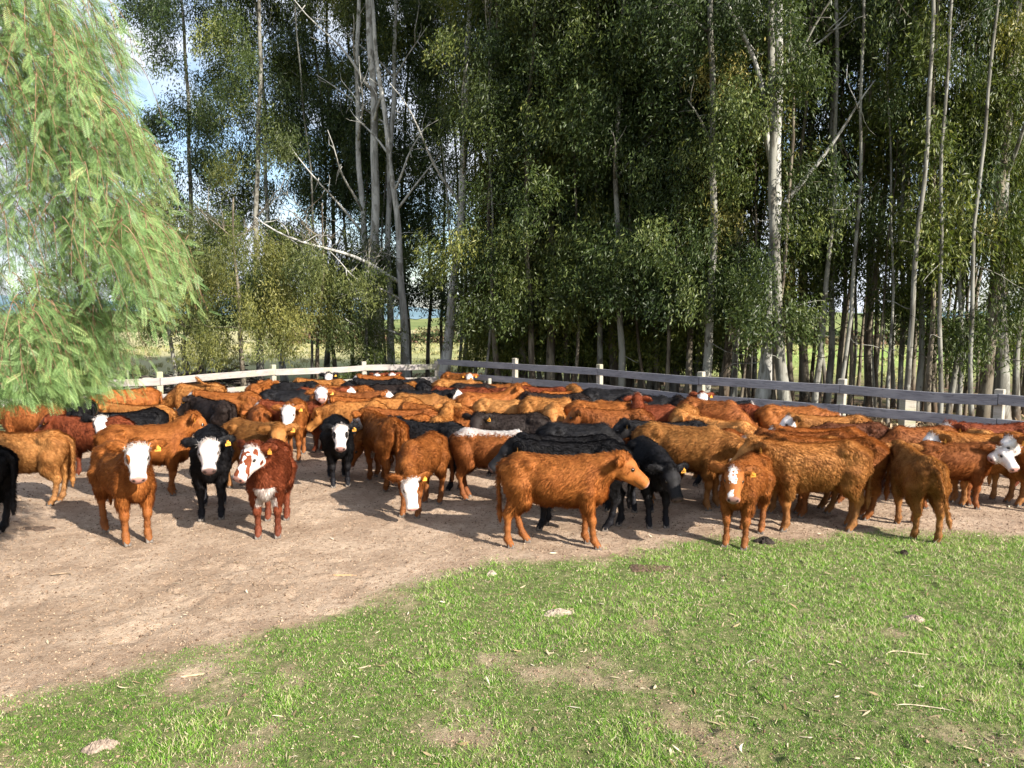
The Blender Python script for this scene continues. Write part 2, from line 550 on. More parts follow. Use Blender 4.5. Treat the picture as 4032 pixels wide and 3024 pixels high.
BARK = [bark_material("bark_pale", (0.30, 0.295, 0.275), (0.45, 0.445, 0.42), (0.13, 0.12, 0.10)),
        bark_material("bark_grey", (0.135, 0.128, 0.108), (0.25, 0.245, 0.215), (0.06, 0.052, 0.042)),
        bark_material("bark_dark", (0.085, 0.068, 0.050), (0.19, 0.165, 0.125), (0.035, 0.028, 0.02))]

LEAF = {
 'deep': leaf_material("leaf_deep", (0.026, 0.044, 0.014), (0.085, 0.120, 0.032), (0.24, 0.26, 0.08)),
 'bright': leaf_material("leaf_bright", (0.045, 0.068, 0.014), (0.140, 0.170, 0.036), (0.32, 0.31, 0.09)),
 'olive': leaf_material("leaf_olive", (0.075, 0.095, 0.030), (0.205, 0.215, 0.070), (0.40, 0.38, 0.15)),
 'brown': leaf_material("leaf_brown", (0.07, 0.055, 0.025), (0.20, 0.16, 0.075), (0.36, 0.28, 0.15)),
}

def leaves_mesh(name, centres, out, rng, size=0.15, width=0.028, droop=0.8, mat=None, base=None):
    """one pointed blade (two triangles folded on the midrib) per centre"""
    n = len(centres)
    d = rng.normal(0, 1, (n, 3)) * 0.55
    d[:, 2] -= droop
    d += out * 0.35
    d /= np.linalg.norm(d, axis=1)[:, None]
    s = np.cross(d, rng.normal(0, 1, (n, 3)))
    s /= np.linalg.norm(s, axis=1)[:, None] + 1e-9
    L = size * rng.uniform(0.55, 1.25, n)[:, None]
    W = width * rng.uniform(0.7, 1.3, n)[:, None]
    up = np.cross(s, d)
    v = np.empty((n, 4, 3), dtype=np.float32)
    v[:, 0] = centres
    v[:, 1] = centres + d * L * .42 + s * W * .5
    v[:, 2] = centres + d * L + up * L * rng.uniform(-.15, .15, n)[:, None]
    v[:, 3] = centres + d * L * .42 - s * W * .5
    f = np.arange(n * 4, dtype=np.int32).reshape(n, 4)
    rn = rng.random(n) if base is None else np.clip(base + rng.normal(0, .17, n), 0, 1)
    return mesh_np(name, v.reshape(-1, 3), f, {'rn': np.repeat(rn, 4)}, False, (mat,))

def crown_points(rng, z0, z1, r0, r1, sprays, per, rs=(0.23, 0.34), gap=0.0, asym=0.0, pw=0.9):
    """clustered leaf positions round a vertical stem; returns points, outward, clump shade"""
    P, Od, B = [], [], []
    nb = max(6, int(sprays / 12))
    ha = rng.uniform(0, 1, nb) ** pw
    for h in ha:
        z = z0 + (z1 - z0) * h
        az = rng.uniform(0, 2 * math.pi)
        rr = (r0 + (r1 - r0) * h) * rng.uniform(0.55, 1.12)
        if asym: rr *= 1 + asym * math.cos(az + 1.57)
        k = 12
        t = rng.uniform(0.25, 1.0, k) ** 0.7
        base = rng.normal(0.42, 0.19)
        bx = np.cos(az) * rr * t + rng.normal(0, .20, k)
        by = np.sin(az) * rr * t + rng.normal(0, .20, k)
        bz = z + 0.25 * rr * t - 0.32 * rr * t ** 2 * 1.6 + rng.normal(0, .20, k)
        for x, y, zz in zip(bx, by, bz):
            m = int(per * rng.uniform(.5, 1.5))
            # leaves hang in strings below the spray centre
            ns = max(2, m // 7)
            sx, sy = rng.normal(0, rs[0], ns), rng.normal(0, rs[0], ns)
            sz = rng.normal(0, rs[0] * .7, ns)
            idx = rng.integers(0, ns, m)
            dz = rng.uniform(0, rs[1] * 2.3, m)
            P.append(np.stack([x + sx[idx] + rng.normal(0, .05, m), y + sy[idx] + rng.normal(0, .05, m), zz + sz[idx] - dz], 1))
            o = np.array((math.cos(az), math.sin(az), 0.0))
            Od.append(np.tile(o, (m, 1)))
            B.append(np.full(m, base + rng.normal(0, .08)))
    return np.concatenate(P), np.concatenate(Od), np.concatenate(B)

CROWNS = {}
def make_crowns():
    specs = {
     # kind: (z0, z1, r0, r1, sprays, leaves per spray, material, leaf size, width, variants)
     'skirt': (1.9, 20.0, 1.5, 2.4, 860, 70, 'bright', 0.145, 0.040, 3),
     'mid':   (3.6, 21.0, 1.9, 2.3, 560, 66, 'deep', 0.15, 0.040, 3),
     'high':  (4.6, 21.0, 1.2, 1.8, 330, 50, 'bright', 0.16, 0.040, 3),
     'thin':  (6.0, 20.0, 0.9, 1.3, 170, 44, 'deep', 0.16, 0.036, 2),
     'olive': (2.2, 8.6, 2.9, 2.0, 230, 104, 'olive', 0.14, 0.032, 2),
     'big':   (3.6, 21.0, 2.6, 3.2, 800, 78, 'deep', 0.155, 0.042, 3),
     'hang':  (3.4, 13.0, 1.3, 1.3, 240, 48, 'bright', 0.17, 0.042, 2),
     'bough': (4.0, 9.5, 1.7, 1.4, 240, 70, 'olive', 0.16, 0.036, 2),
     'low':   (1.4, 8.5, 1.5, 1.3, 230, 46, 'bright', 0.17, 0.036, 2),
    }
    for k, (z0, z1, r0, r1, sp, per, mt, sz, wd, nv) in specs.items():
        CROWNS[k] = []
        for i in range(nv):
            rng = np.random.default_rng(hash((k == 'x', i)) % 1000 + len(k) * 17 + i * 131 + int(z1 * 7))
            P, Od, B = crown_points(rng, z0, z1, r0, r1, sp, per, pw=1.5 if k in ('skirt', 'olive') else (1.2 if k in ('high', 'mid') else .9))
            kp = P[:, 2] > 1.15; P = P[kp]; Od = Od[kp]; B = B[kp]
            CROWNS[k].append(leaves_mesh('crown_' + k, P, Od, rng, sz, wd, 0.85, LEAF[mt], B))
make_crowns()

def limb_path(p0, p1, rng, n=9, wob=0.12, sag=0.0):
    t = np.linspace(0, 1, n)[:, None]
    p = np.array(p0) * (1 - t) + np.array(p1) * t
    L = np.linalg.norm(np.array(p1) - np.array(p0))
    ph = rng.uniform(0, 6.28, 6)
    for a in range(3):
        p[:, a] += (L * wob * .30) * (np.sin(t[:, 0] * 5 + ph[a]) - np.sin(ph[a])) * np.sin(np.pi * t[:, 0] * .5)
    p[:, 2] += sag * np.sin(np.pi * t[:, 0])
    return p

EUC = []
def euc(px, ybase, wpx, lean, tone, crown, label, rng, group=None, cs=1.0, rz=None, limbs=5, name='eucalyptus_tree', top=None, Y=None, extra=None, czs=1.0, cdy=0.0, cdz=0.0):
    """px: foot in the photo, ybase: foot row, wpx: trunk width there, lean: metres the trunk drifts to the right at 14 m"""
    if Y is None:
        p = on_height(px, ybase, 0.0)
    else:
        p = at_depth(px, ybase, Y); p[2] = 0
    r = wpx / FPX * p[1] / 2
    root = empty(name, (p[0], p[1], 0))
    props(root, label, 'tree', group)
    top = top or rng.uniform(19, 24)
    g = Geo()
    n = 26
    z = np.concatenate([[-.15, 0, .25], np.linspace(.8, top, n - 3)])
    ph = rng.uniform(0, 6.28, 4)
    wob = 0.04 + 0.10 * min(1, .12 / max(r, .05))
    dx = lean * (z / 14) + wob * (np.sin(z * .45 + ph[0]) - math.sin(ph[0])) + .03 * np.sin(z * 1.7 + ph[2])
    dy = wob * (np.sin(z * .4 + ph[1]) - math.sin(ph[1]))
    zc_ = np.clip(z, 0, None); rad = r * (.66 + .34 * np.exp(-zc_ / 2.2)) * (1 - 0.62 * zc_ / top)
    rad[:3] *= (1.35, 1.22, 1.06)
    path = np.stack([dx, dy, z], 1)
    g.tube(path, np.maximum(rad, .012), 12 if r > .12 else 8)
    tips = []
    for k in range(limbs):
        zz = rng.uniform(4.5, top * .85) if crown not in ('thin',) else rng.uniform(8, top * .8)
        i = np.interp(zz, z, np.arange(len(z))); i0 = int(i)
        a = path[i0]
        az = rng.uniform(0, 6.28)
        L = rng.uniform(1.4, 3.2) * (1.2 if r > .18 else .7)
        b = a + np.array((math.cos(az) * L * .75, math.sin(az) * L * .75, L * rng.uniform(.5, 1.0)))
        g.tube(limb_path(a, b, rng), np.linspace(min(rad[i0] * .5, .09), .012, 9), 6)
        for q in range(3):
            m = a + (b - a) * rng.uniform(.45, .9)
            e = m + rng.normal(0, .55, 3) + np.array((0, 0, .25))
            g.tube(limb_path(m, e, rng, 5, .2), np.linspace(.018, .005, 5), 4)
    # dead twigs low on the stem
    for k in range(3 if r < .14 else 5):
        zz = rng.uniform(1.6, 6.5)
        i0 = int(np.interp(zz, z, np.arange(len(z))))
        a = path[i0].copy(); a[2] = zz
        az = rng.uniform(0, 6.28); L = rng.uniform(.5, 1.6)
        b = a + np.array((math.cos(az) * L, math.sin(az) * L, L * rng.uniform(-.4, .5)))
        g.tube(limb_path(a, b, rng, 6, .25), np.linspace(.016, .004, 6), 4)
    for (za, bx, by, bz, ra, rb) in (extra or ()):
        i0 = int(np.interp(za, z, np.arange(len(z))))
        a = path[i0].copy()
        b = np.array((bx, by, bz))
        lp = limb_path(a, b, rng, 14, .18)
        g.tube(lp, np.linspace(ra, rb, 14), 9)
        for q in range(9):
            m = lp[rng.integers(5, 13)]
            e = m + rng.normal(0, .6, 3) + np.array((0, -.1, .2))
            g.tube(limb_path(m, e, rng, 6, .3), np.linspace(.022, .005, 6), 5)
    obj('trunk', g.mesh('trunk', (BARK[tone],)), root)
    if crown:
        kinds = crown if isinstance(crown, (list, tuple)) else [crown]
        for kk in kinds:
            v = CROWNS[kk]
            o = obj('crown', v[int(rng.integers(len(v)))], root)
            o.rotation_euler = (0, 0, rng.uniform(0, 6.28) if rz is None else rz)
            s = cs * rng.uniform(.88, 1.12) * (.72 if px > 3300 and kk in ('high', 'mid', 'thin') else 1)
            o.scale = (s, s, czs * rng.uniform(.92, 1.06))
            o.location = (lean * .5, cdy, cdz + rng.uniform(-.3, .4))
    return root

def depth_x(px, Y):
    return (px - 2016) / FPX * (Y * math.cos(PITCH) )

# label, px, foot row, width px, lean, tone, crown, extra args
rt = np.random.default_rng(77)
named = [
 ('thick pale eucalyptus trunk, middle of the tight clump behind the pale fence', 1497, 1570, 58, -0.2, 0, 'big', dict(Y=27.8, limbs=6, cdy=2.4, cdz=1.0)),
 ('grey eucalyptus trunk forming the left edge of the tight clump behind the pale fence', 1448, 1565, 42, -0.1, 0, 'mid', dict(Y=28.2, cdy=2.0)),
 ('grey eucalyptus trunk forming the right edge of the tight clump behind the pale fence', 1545, 1565, 38, 0.3, 0, 'mid', dict(Y=28.4, cdy=2.0)),
 ('pale leaning eucalyptus with long bare limb reaching left over the pale fence', 1606, 1592, 46, -1.1, 0, None, dict(Y=27.0, limbs=3, top=15, extra=[(4.2, -4.8, -1.2, 6.6, .085, .02), (3.4, -2.6, -1.5, 5.2, .05, .012), (2.5, -1.9, -1.0, 2.9, .05, .012)])),
 ('pale smooth eucalyptus beside the back corner where the two fences meet', 1742, 1585, 52, 1.1, 0, None, dict(Y=25.4, limbs=5)),
 ('thin leaning grey sapling just right of the back corner of the fences', 1862, 1580, 17, -1.2, 1, None, dict(Y=26.5, limbs=2, top=9)),
 ('thick white-barked eucalyptus with brown foot behind the dark fence, right of centre', 3000, 1652, 74, 0.25, 0, 'high', dict(limbs=5, cdy=1.5, extra=[(7.0, -1.9, -.6, 11.6, .085, .03)])),
 ('stout greenish-grey eucalyptus leaning left, directly right of the thick white-barked one', 3092, 1662, 56, -1.0, 1, 'mid', dict(limbs=3, cdz=-.6)),
 ('thick dark rough-barked trunk with fluted base behind the right end of the dark fence', 3870, 1672, 62, 0.4, 2, 'low', dict(limbs=5)),
 ('broad blue-grey trunk behind the last visible post of the dark fence', 3945, 1676, 70, -0.3, 1, 'high', dict(limbs=5)),
 ('tall white-grey eucalyptus with wide shaded trunk behind the pepper tree tips', 1025, 1560, 34, 0.4, 1, 'big', dict(Y=30, limbs=6)),
 ('pale forked eucalyptus rising high at the left end of the tree line', 1120, 1560, 30, -0.6, 0, 'big', dict(Y=32, limbs=6)),
 ('slim grey eucalyptus standing between the forked tree and the tight clump', 1290, 1560, 28, 0.3, 1, 'big', dict(Y=32, limbs=6)),
 ('tall eucalyptus at the far left with dark dense hanging foliage against white sky', 800, 1545, 30, -0.2, 1, 'big', dict(Y=33, limbs=5)),
 ('brownish eucalyptus trunk showing high up above the brightest foliage', 2480, 1600, 40, 0.35, 2, 'skirt', dict(Y=25.6, cdy=1.0, limbs=6)),
 ('short leafy eucalyptus with bright green skirt reaching nearly to the dark fence', 2300, 1600, 40, -0.2, 2, 'skirt', dict(Y=25.0, limbs=5)),
 ('bushy eucalyptus with drooping green curtain of leaves right of the fence corner', 2000, 1600, 36, 0.1, 2, 'skirt', dict(Y=26.0, limbs=5)),
 ('leafy eucalyptus whose yellow-green boughs hang above the thick white trunk', 2740, 1600, 46, 0.1, 1, 'skirt', dict(Y=23.2, limbs=5, czs=.95)),
 ('eucalyptus whose sunlit brownish-olive bough hangs in front of the thick white trunk', 2880, 1600, 30, 0.0, 1, ['bough', 'thin'], dict(Y=21.3, limbs=4, cdz=.4)),
 ('eucalyptus with a hanging brownish-olive bough left of the brown upper trunk', 2230, 1600, 26, 0.0, 2, ['bough', 'thin'], dict(Y=24.2, limbs=4, cdz=1.0)),
 ('eucalyptus with a yellowish dry-tipped bough above the dark fence, right of centre', 2560, 1600, 30, 0.0, 2, ['bough', 'thin'], dict(Y=23.6, limbs=4, cdz=1.2)),
]
for (lab, px, yb, w, lean, tone, crown, kw) in named:
    euc(px, yb, w, lean, tone, crown, lab, rt, **kw)

# olive, fine-leaved, low hanging boughs on the left
for i, (px, Y, lab) in enumerate([(960, 25.4, 'olive-yellow fine-leaved tree hanging low over the pale fence, nearest the pepper tree'),
                                  (1240, 26.2, 'olive fine-leaved tree drooping between the tight trunk clump and the left fence post')]):
    euc(px, 1590, 26 - 4 * i, 0.3, 2, 'olive', lab, rt, Y=Y, limbs=4, top=6.8, cs=1.0, name='willow_eucalyptus')
euc(700, 1575, 22, -0.2, 1, 'olive', 'small olive-leaved tree partly hidden by the right edge of the pepper tree', rt, Y=26.5, limbs=5, top=7.5, cs=.9, name='willow_eucalyptus', czs=.85)

euc(1440, 1575, 18, -0.2, 1, 'low', 'little olive-green sapling drooping over the pale fence left of the tight trunk clump', rt, Y=26.2, limbs=3, top=5.5, cs=.8, name='willow_eucalyptus', czs=.6)
# the rest of the stand: foot px, foot row, width px, tone, crown
stand = []
rs_ = np.random.default_rng(9)
mid_px = [1905, 1935, 1962, 2035, 2070, 2100, 2128, 2160, 2205, 2240, 2262, 2330, 2352, 2395, 2420, 2447, 2520, 2545, 2562, 2590, 2622, 2655, 2700]
for k, px in enumerate(mid_px):
    stand.append((px, None, 25.6 + (k * 37 % 23) / 6.0 - px * 0.0008 - (px - 1800) / 320.0, int(14 + (k * 53 % 31)), 2 if k % 3 else 1, ('mid', 'skirt', 'mid', 'skirt', 'thin')[k % 5]))
right_px = [(2770, 46, 1, 'mid'), (2850, 44, 2, None), (2885, 18, 1, 'thin'), (2906, 15, 2, None), (2934, 16, 2, 'thin'), (3045, 22, 2, None),
            (3118, 26, 2, 'thin'), (3165, 42, 2, 'mid'), (3208, 30, 1, None), (3255, 32, 1, ['high', 'hang']), (3303, 22, 1, 'thin'), (3348, 20, 2, None),
            (3422, 44, 1, ['high', 'hang']), (3450, 11, 2, None), (3462, 10, 1, None), (3492, 15, 1, 'thin'), (3543, 24, 1, ['high', 'hang']), (3578, 28, 1, None),
            (3612, 30, 1, 'thin'), (3632, 16, 2, None), (3652, 26, 2, ['high', 'hang']), (3678, 20, 2, None), (3702, 22, 1, 'thin'), (3738, 26, 1, 'low'),
            (3762, 12, 2, None), (3782, 22, 1, ['high', 'hang']), (3803, 14, 2, None), (3832, 22, 1, 'thin'), (4000, 30, 1, ['high', 'hang']), (4032, 26, 2, 'low')]
for k, (px, w, tone, crown) in enumerate(right_px):
    Y = 20.2 - (px - 2770) / 1260 * 3.0 + ((k * 41) % 17) / 17 * 4.2
    if px > 3300 and k % 2 and crown == 'high': crown = 'thin'
    stand.append((px, None, Y, w, tone, crown))
# back rows seen only as dark stems between the front ones
for k in range(34):
    px = 2560 + (k * 1500 // 34) + (k * 19 % 31)
    stand.append((px, None, 23.6 - max(0, px - 2560) / 520.0 + (k * 31 % 19) * .22, 14 + (k * 11 % 15), 2 if k % 3 else 1, (None, 'thin', None, 'high')[k % 4] if px < 3300 else (None, None, 'thin')[k % 3]))
for k in range(40):
    px = 1230 + (k * 2830 // 40) + (k * 29 % 37)
    stand.append((px, None, 29.0 + (k * 23 % 13) * .3 - max(0, px - 2400) / 420.0, 13 + (k * 7 % 9), 2 if k % 4 else 1, (None, 'thin', None, 'mid', None)[k % 5] if px < 2700 else ('thin', None, None)[k % 3]))
anchors = [(1497, 'the tight trunk clump'), (1742, 'the pale tree at the fence corner'), (2480, 'the brownish high trunk'), (3000, 'the thick white trunk'), (3945, 'the broad blue-grey trunk')]
ordw = ['first', 'second', 'third', 'fourth', 'fifth', 'sixth', 'seventh', 'eighth', 'ninth', 'tenth', 'eleventh', 'twelfth', 'thirteenth', 'fourteenth', 'fifteenth', 'sixteenth', 'seventeenth', 'eighteenth', 'nineteenth', 'twentieth']
ordw += ['twenty-' + w for w in ordw[:9]] + ['thirtieth'] + ['thirty-' + w for w in ordw[:9]]
stand += [(1822, None, 28.5, 22, 2, 'thin'), (1868, None, 27.8, 16, 1, None)]
stand.sort(key=lambda s: s[0])
count = {}
for (px, yb, Y, w, tone, crown) in stand:
    side_a = [a for a in anchors if a[0] <= px]
    an = side_a[-1] if side_a else None
    row = 'back row' if Y > 25.5 - max(0, px - 2400) / 420.0 and w < 24 else 'front row'
    key = (an, row)
    count[key] = count.get(key, 0) + 1
    shade = ('pale', 'grey', 'dark')[tone]
    size = 'slender' if w < 20 else ('slim' if w < 34 else 'sturdy')
    lab = f"{size} {shade} eucalyptus, {ordw[count[key]-1]} {row} stem right of {an[1] if an else 'the leftmost tree'}"
    if not an:
        lab = f"{size} {shade} eucalyptus, {ordw[count[key]-1]} stem in the left part of the tree line"
    lean = float(rs_.normal(0, .18 if w > 20 else .35))
    euc(px, 1600, w, lean, tone, crown, lab, rs_, Y=Y, limbs=2 if crown is None else 4, group='eucalyptus stems in the tree line', cs=rs_.uniform(.85, 1.1))

# dark round shrub behind the left fence
def round_tree(px, Y, r, zc, label, mat, rng, n=15000, name='evergreen_tree', stems=2, zs=.75):
    p = at_depth(px, 1500, Y)
    root = props(empty(name, (p[0], p[1], 0)), label, 'tree')
    g = Geo()
    for k in range(stems):
        b = np.array((rng.normal(0, .5), rng.normal(0, .3), 0))
        e = np.array((rng.normal(0, r * .4), rng.normal(0, r * .3), zc))
        g.tube(limb_path(b, e, rng, 9, .3), np.linspace(.13, .04, 9), 9)
    for k in range(10):
        a = rng.normal(0, 1, 3); a /= np.linalg.norm(a); a[2] = abs(a[2]) * .5
        g.tube(limb_path((0, 0, zc * .6), a * r * .85 + np.array((0, 0, zc)), rng, 7, .3), np.linspace(.05, .008, 7), 5)
    obj('trunk', g.mesh('trunk', (BARK[2],)), root)
    nc = 120
    c = rng.normal(0, 1, (nc, 3)); c /= np.linalg.norm(c, axis=1)[:, None]
    c = c * (r * rng.uniform(.55, 1.0, nc) ** .5)[:, None] * np.array((1, .9, zs)) + np.array((0, 0, zc))
    i = rng.integers(0, nc, n)
    P = c[i] + rng.normal(0, r * .13, (n, 3))
    k = P[:, 2] > .5; P = P[k]; i = i[k]
    out = P - np.array((0, 0, zc)); out /= np.linalg.norm(out, axis=1)[:, None] + 1e-6
    B = (.4 + .16 * rng.normal(0, 1, nc))[i]
    obj('crown', leaves_mesh('crown', P, out, rng, .12, .05, .1, LEAF[mat], B), root)
    return root
round_tree(800, 31, 2.7, 3.9, 'dark low evergreen tree with round crown behind the woodpile', 'deep', rt, 24000)
round_tree(330, 36, 2.6, 3.6, 'dark bushy tree in the paddock glimpsed beside the pepper tree', 'deep', rt, 12000)

# far hedge of trees and bushes across the paddock: one mass
def far_wood():
    rng = np.random.default_rng(3)
    P, S = [], []
    nb = 260
    a = np.linspace(R(38), R(106), nb) + rng.normal(0, .004, nb)
    for k in range(nb):
        d = rng.uniform(108, 150)
        r = rng.uniform(.5, 1.7) * (1.5 if rng.random() < .1 else 1)
        c = np.array((math.cos(a[k]) * d, math.sin(a[k]) * d, -1.2 + r * .6))
        m = 260
        q = rng.normal(0, 1, (m, 3)); q /= np.linalg.norm(q, axis=1)[:, None]
        P.append(c + q * r * rng.uniform(.6, 1.05, m)[:, None] * np.array((1.3, 1, .95)))
        S.append(np.full(m, rng.random()))
    P = np.concatenate(P); S = np.concatenate(S)
    q = NT("far_wood_leaf")
    c = q.ramp(q.attr('rn'), (0.0, (0.05, 0.07, 0.03)), (0.45, (0.09, 0.11, 0.045)), (0.62, (0.20, 0.11, 0.08)), (1.0, (0.16, 0.16, 0.07)))
    m = q.done(q.principled(c, .9, .1))
    me = leaves_mesh('far_wood', P, P * 0, rng, .6, .42, .0, m, S)
    props(obj('far_wood', me), 'distant line of dark green and reddish bushes across the paddock', 'woodland', kind='stuff')
far_wood()

# tussocks in the paddock
def tussocks():
    rng = np.random.default_rng(4)
    n = 1500
    x = rng.uniform(-40, 60, n); y = rng.uniform(30, 95, n)
    P = []; B = []
    for k in range(n):
        m = 40
        s = rng.uniform(.08, .28)
        P.append(np.stack([x[k] + rng.normal(0, s, m), y[k] + rng.normal(0, s, m), np.full(m, ground_z(x[k], y[k]) - .02) + rng.uniform(0, s * .7, m)], 1))
        B.append(np.full(m, rng.uniform(.2, .9)))
    P = np.concatenate(P)
    q = NT("tussock_blade")
    c = q.ramp(q.attr('rn'), (0.0, (0.13, 0.15, 0.05)), (0.5, (0.30, 0.29, 0.13)), (1.0, (0.46, 0.41, 0.23)))
    m = q.done(q.principled(c, .9, .1))
    props(obj('paddock_tussocks', leaves_mesh('paddock_tussocks', P, P * 0, rng, .26, .05, -1.2, m, np.concatenate(B))), 'dry grass tussocks scattered over the paddock behind the trees', 'grass', kind='stuff')
tussocks()

# litter on the floor below the trees
def tree_litter():
    rng = np.random.default_rng(14)
    n = 26000
    x = rng.uniform(-11, 15, n); y = fence_y(x) + rng.uniform(.2, 13, n)
    P = np.stack([x, y, rng.uniform(.0, .03, n)], 1)
    q = NT("litter_leaf")
    c = q.ramp(q.attr('rn'), (0.0, (0.07, 0.045, 0.028)), (0.5, (0.22, 0.14, 0.08)), (1.0, (0.48, 0.38, 0.25)))
    m = q.done(q.principled(c, .8, .2))
    me = leaves_mesh('tree_litter', P, P * 0, rng, .16, .05, .0, m)
    props(obj('tree_litter', me), 'dead leaves and bark strips on the shaded floor under the trees', 'leaf litter', kind='stuff')
tree_litter()

# woodpiles of dark branches
def woodpile(px, Y, w, h, label, rng, n=150):
    p = at_depth(px, 1500, Y)
    g = Geo()
    for k in range(n):
        c = np.array((rng.uniform(-w, w), rng.uniform(-.7, .7), 0.0))
        c[2] = rng.uniform(.03, h) * (1 - (abs(c[0]) / w) ** 2 * .8)
        az = rng.choice((0, math.pi)) + rng.normal(0, .45); el = rng.normal(0, .22)
        L = rng.uniform(.4, 1.3)
        d = np.array((math.cos(az) * math.cos(el), math.sin(az) * math.cos(el), math.sin(el))) * L * .5
        a, b = c - d, c + d
        a[2] = max(a[2], .02); b[2] = max(b[2], .02)
        r = rng.uniform(.015, .055)
        g.tube(limb_path(a, b, rng, 5, .12), np.linspace(r, r * .6, 5), 6, rng.random())
    q = NT("dead_wood")
    c = q.ramp(q.attr('rn'), (0, (0.035, 0.028, 0.025)), (.7, (0.09, 0.075, 0.065)), (1, (0.25, 0.22, 0.19)))
    o = obj('woodpile', g.mesh('woodpile', (q.done(q.principled(c, .9, .1)),)))
    o.location = (p[0], p[1], 0)
    props(o, label, 'woodpile')
woodpile(690, 27.5, 1.9, .75, 'heap of dark dead branches behind the left corner post of the pale fence', rt)
woodpile(905, 28.6, 1.5, .85, 'heap of dark dead branches stacked under the round evergreen tree', rt, 120)
# ------------------------------------------------------------------ pepper tree, near left
def pepper():
    rng = np.random.default_rng(21)
    q = NT("pepper_leaf")
    rn = q.attr('rn')
    c = q.ramp(rn, (0.0, (0.06, 0.12, 0.04)), (0.5, (0.20, 0.32, 0.115)), (0.9, (0.34, 0.47, 0.18)), (1.0, (0.42, 0.46, 0.18)))
    d = q.principled(c, 0.4, 0.4)
    tr = q.n('ShaderNodeBsdfTranslucent'); q.put(tr.inputs[0], q.mix(1.0, c, (1.2, 1.3, .7), 'MULTIPLY'))
    ms = q.n('ShaderNodeMixShader'); ms.inputs[0].default_value = .25
    q.t.links.new(d, ms.inputs[1]); q.t.links.new(tr.outputs[0], ms.inputs[2])
    leaf = q.done(ms.outputs[0])
    q = NT("pepper_twig")
    twm = q.done(q.principled(q.ramp(q.noise(9, 4, .6, q.coord()), (.35, (0.12, 0.06, 0.035)), (.7, (0.30, 0.20, 0.12))), .8, .2))
    # outline of the crown's right side at depth 5: px by row
    OY = np.array([-300, 0, 100, 200, 300, 380, 450, 600, 700, 780, 900, 1000, 1100, 1200, 1320, 1400, 1480, 1560, 1640, 1700])
    OX = np.array([300, 330, 400, 330, 480, 560, 540, 610, 660, 720, 730, 620, 560, 430, 330, 430, 470, 360, 150, 60])
    # frond template: leaflets along a drooping rachis (x forward, z up, y sideways)
    npair = 11
    tv, tf, tb = [], [], []
    for k in range(npair):
        t = (k + 1.2) / (npair + .4)
        x = t; z = -.22 * t * t
        ll = .25 * (1 - .35 * abs(t - .45) * 2) * (1 if t < .9 else .8)
        for sgn in (-1, 1):
            a = R(48)
            dx, dy, dz = math.cos(a) * ll, sgn * math.sin(a) * ll, -.05 * ll - .28 * t * ll
            wx, wy = -math.sin(a) * .0175, sgn * math.cos(a) * .0175
            b = len(tv)
            tv += [(x, 0, z), (x + dx * .45 + wx, dy * .45 + wy, z + dz * .35), (x + dx, dy, z + dz), (x + dx * .45 - wx, dy * .45 - wy, z + dz * .35)]
            tf.append((b, b + 1, b + 2, b + 3))
    b = len(tv)
    tv += [(0, -.004, 0), (.5, -.003, -.055), (1.03, 0, -.225), (.5, .003, -.055)]; tf.append((b, b + 1, b + 2, b + 3))
    tv = np.array(tv); tf = np.array(tf)
    nt = len(tv)
    V, F, Bn = [], [], []
    tw = Geo()
    cnt = 0
    base = 0
    root = props(empty('pepper_tree', (-5.9, 4.6, 0)), 'bright green feathery pepper tree hanging in from the left foreground', 'tree')
    org = np.array((-5.9, 4.6, 0))
    ntw = 0
    tries = 0
    while ntw < 2200 and tries < 60000:
        tries += 1
        Y = rng.uniform(4.9, 7.0)
        row = rng.uniform(-420, 1560)
        lim = np.interp(row, OY, OX) - 40 - 80 * (row > 420)
        px = lim - abs(rng.normal(0, 1)) * 360 if rng.random() < .75 else rng.uniform(-900, lim)
        L = rng.uniform(.25, .6)
        # sparse near the top and where the sky shows
        dens = 1.0
        if row < 150: dens = .7
        if vnoise(px, row, 150, 91) < .30: dens *= .25
        if px > lim - 40: dens *= .5
        if rng.random() > dens: continue
        Pt = np.array((0, 0, CAM_H)) + ray(px - 60, row) * 5.0 / ray(px, row)[1]
        Pt[1] = Y; Pt[0] += (Y - 5) * -.25
        if Y < 5: Pt[0] = depth_x(px - 60, 5.0) * Y / 5.0
        zl = CAM_H - (np.interp(px, [0, 150, 360, 500, 700], [1580, 1540, 1450, 1400, 1360]) - 1260) * Y / FPX
        L = min(L, (Pt[2] - zl) / .95)
        if L < .10: continue
        ntw += 1
        az = rng.normal(-.15, .9) if rng.random() < .8 else rng.uniform(0, 6.28)
        hd = np.array((math.cos(az), math.sin(az), 0))
        n = 7
        t = np.linspace(0, 1, n)[:, None]
        path = Pt + hd * L * .45 * t + np.array((0, 0, -1)) * L * (.15 * t + .75 * t ** 2)
        tw.tube(path - org, np.linspace(.004, .0012, n), 4, cap=False)
        bshade = rng.normal(.5, .14)
        nf = int(rng.uniform(8, 13))
        for k in range(nf):
            s = (k + 1) / nf
            pp = np.array([np.interp(s, t[:, 0], path[:, i]) for i in range(3)])
            side = 1 if k % 2 else -1
            fa = az + side * rng.uniform(.5, 1.5)
            if k == nf - 1: fa = az
            el = rng.uniform(-1.0, .15) - .25 * s
            xa = np.array((math.cos(fa) * math.cos(el), math.sin(fa) * math.cos(el), math.sin(el)))
            ya = np.cross((0, 0, 1.0), xa); ya /= np.linalg.norm(ya)
            roll = rng.normal(0, .6)
            za = np.cross(xa, ya)
            y2 = ya * math.cos(roll) + za * math.sin(roll); z2 = np.cross(xa, y2)
            S = rng.uniform(.09, .155)
            M = np.stack([xa, y2, z2]) * S
            V.append(tv @ M + pp - org); F.append(tf + base); base += nt
            Bn.append(np.full(nt, np.clip(bshade + rng.normal(0, .2), 0, 1)))
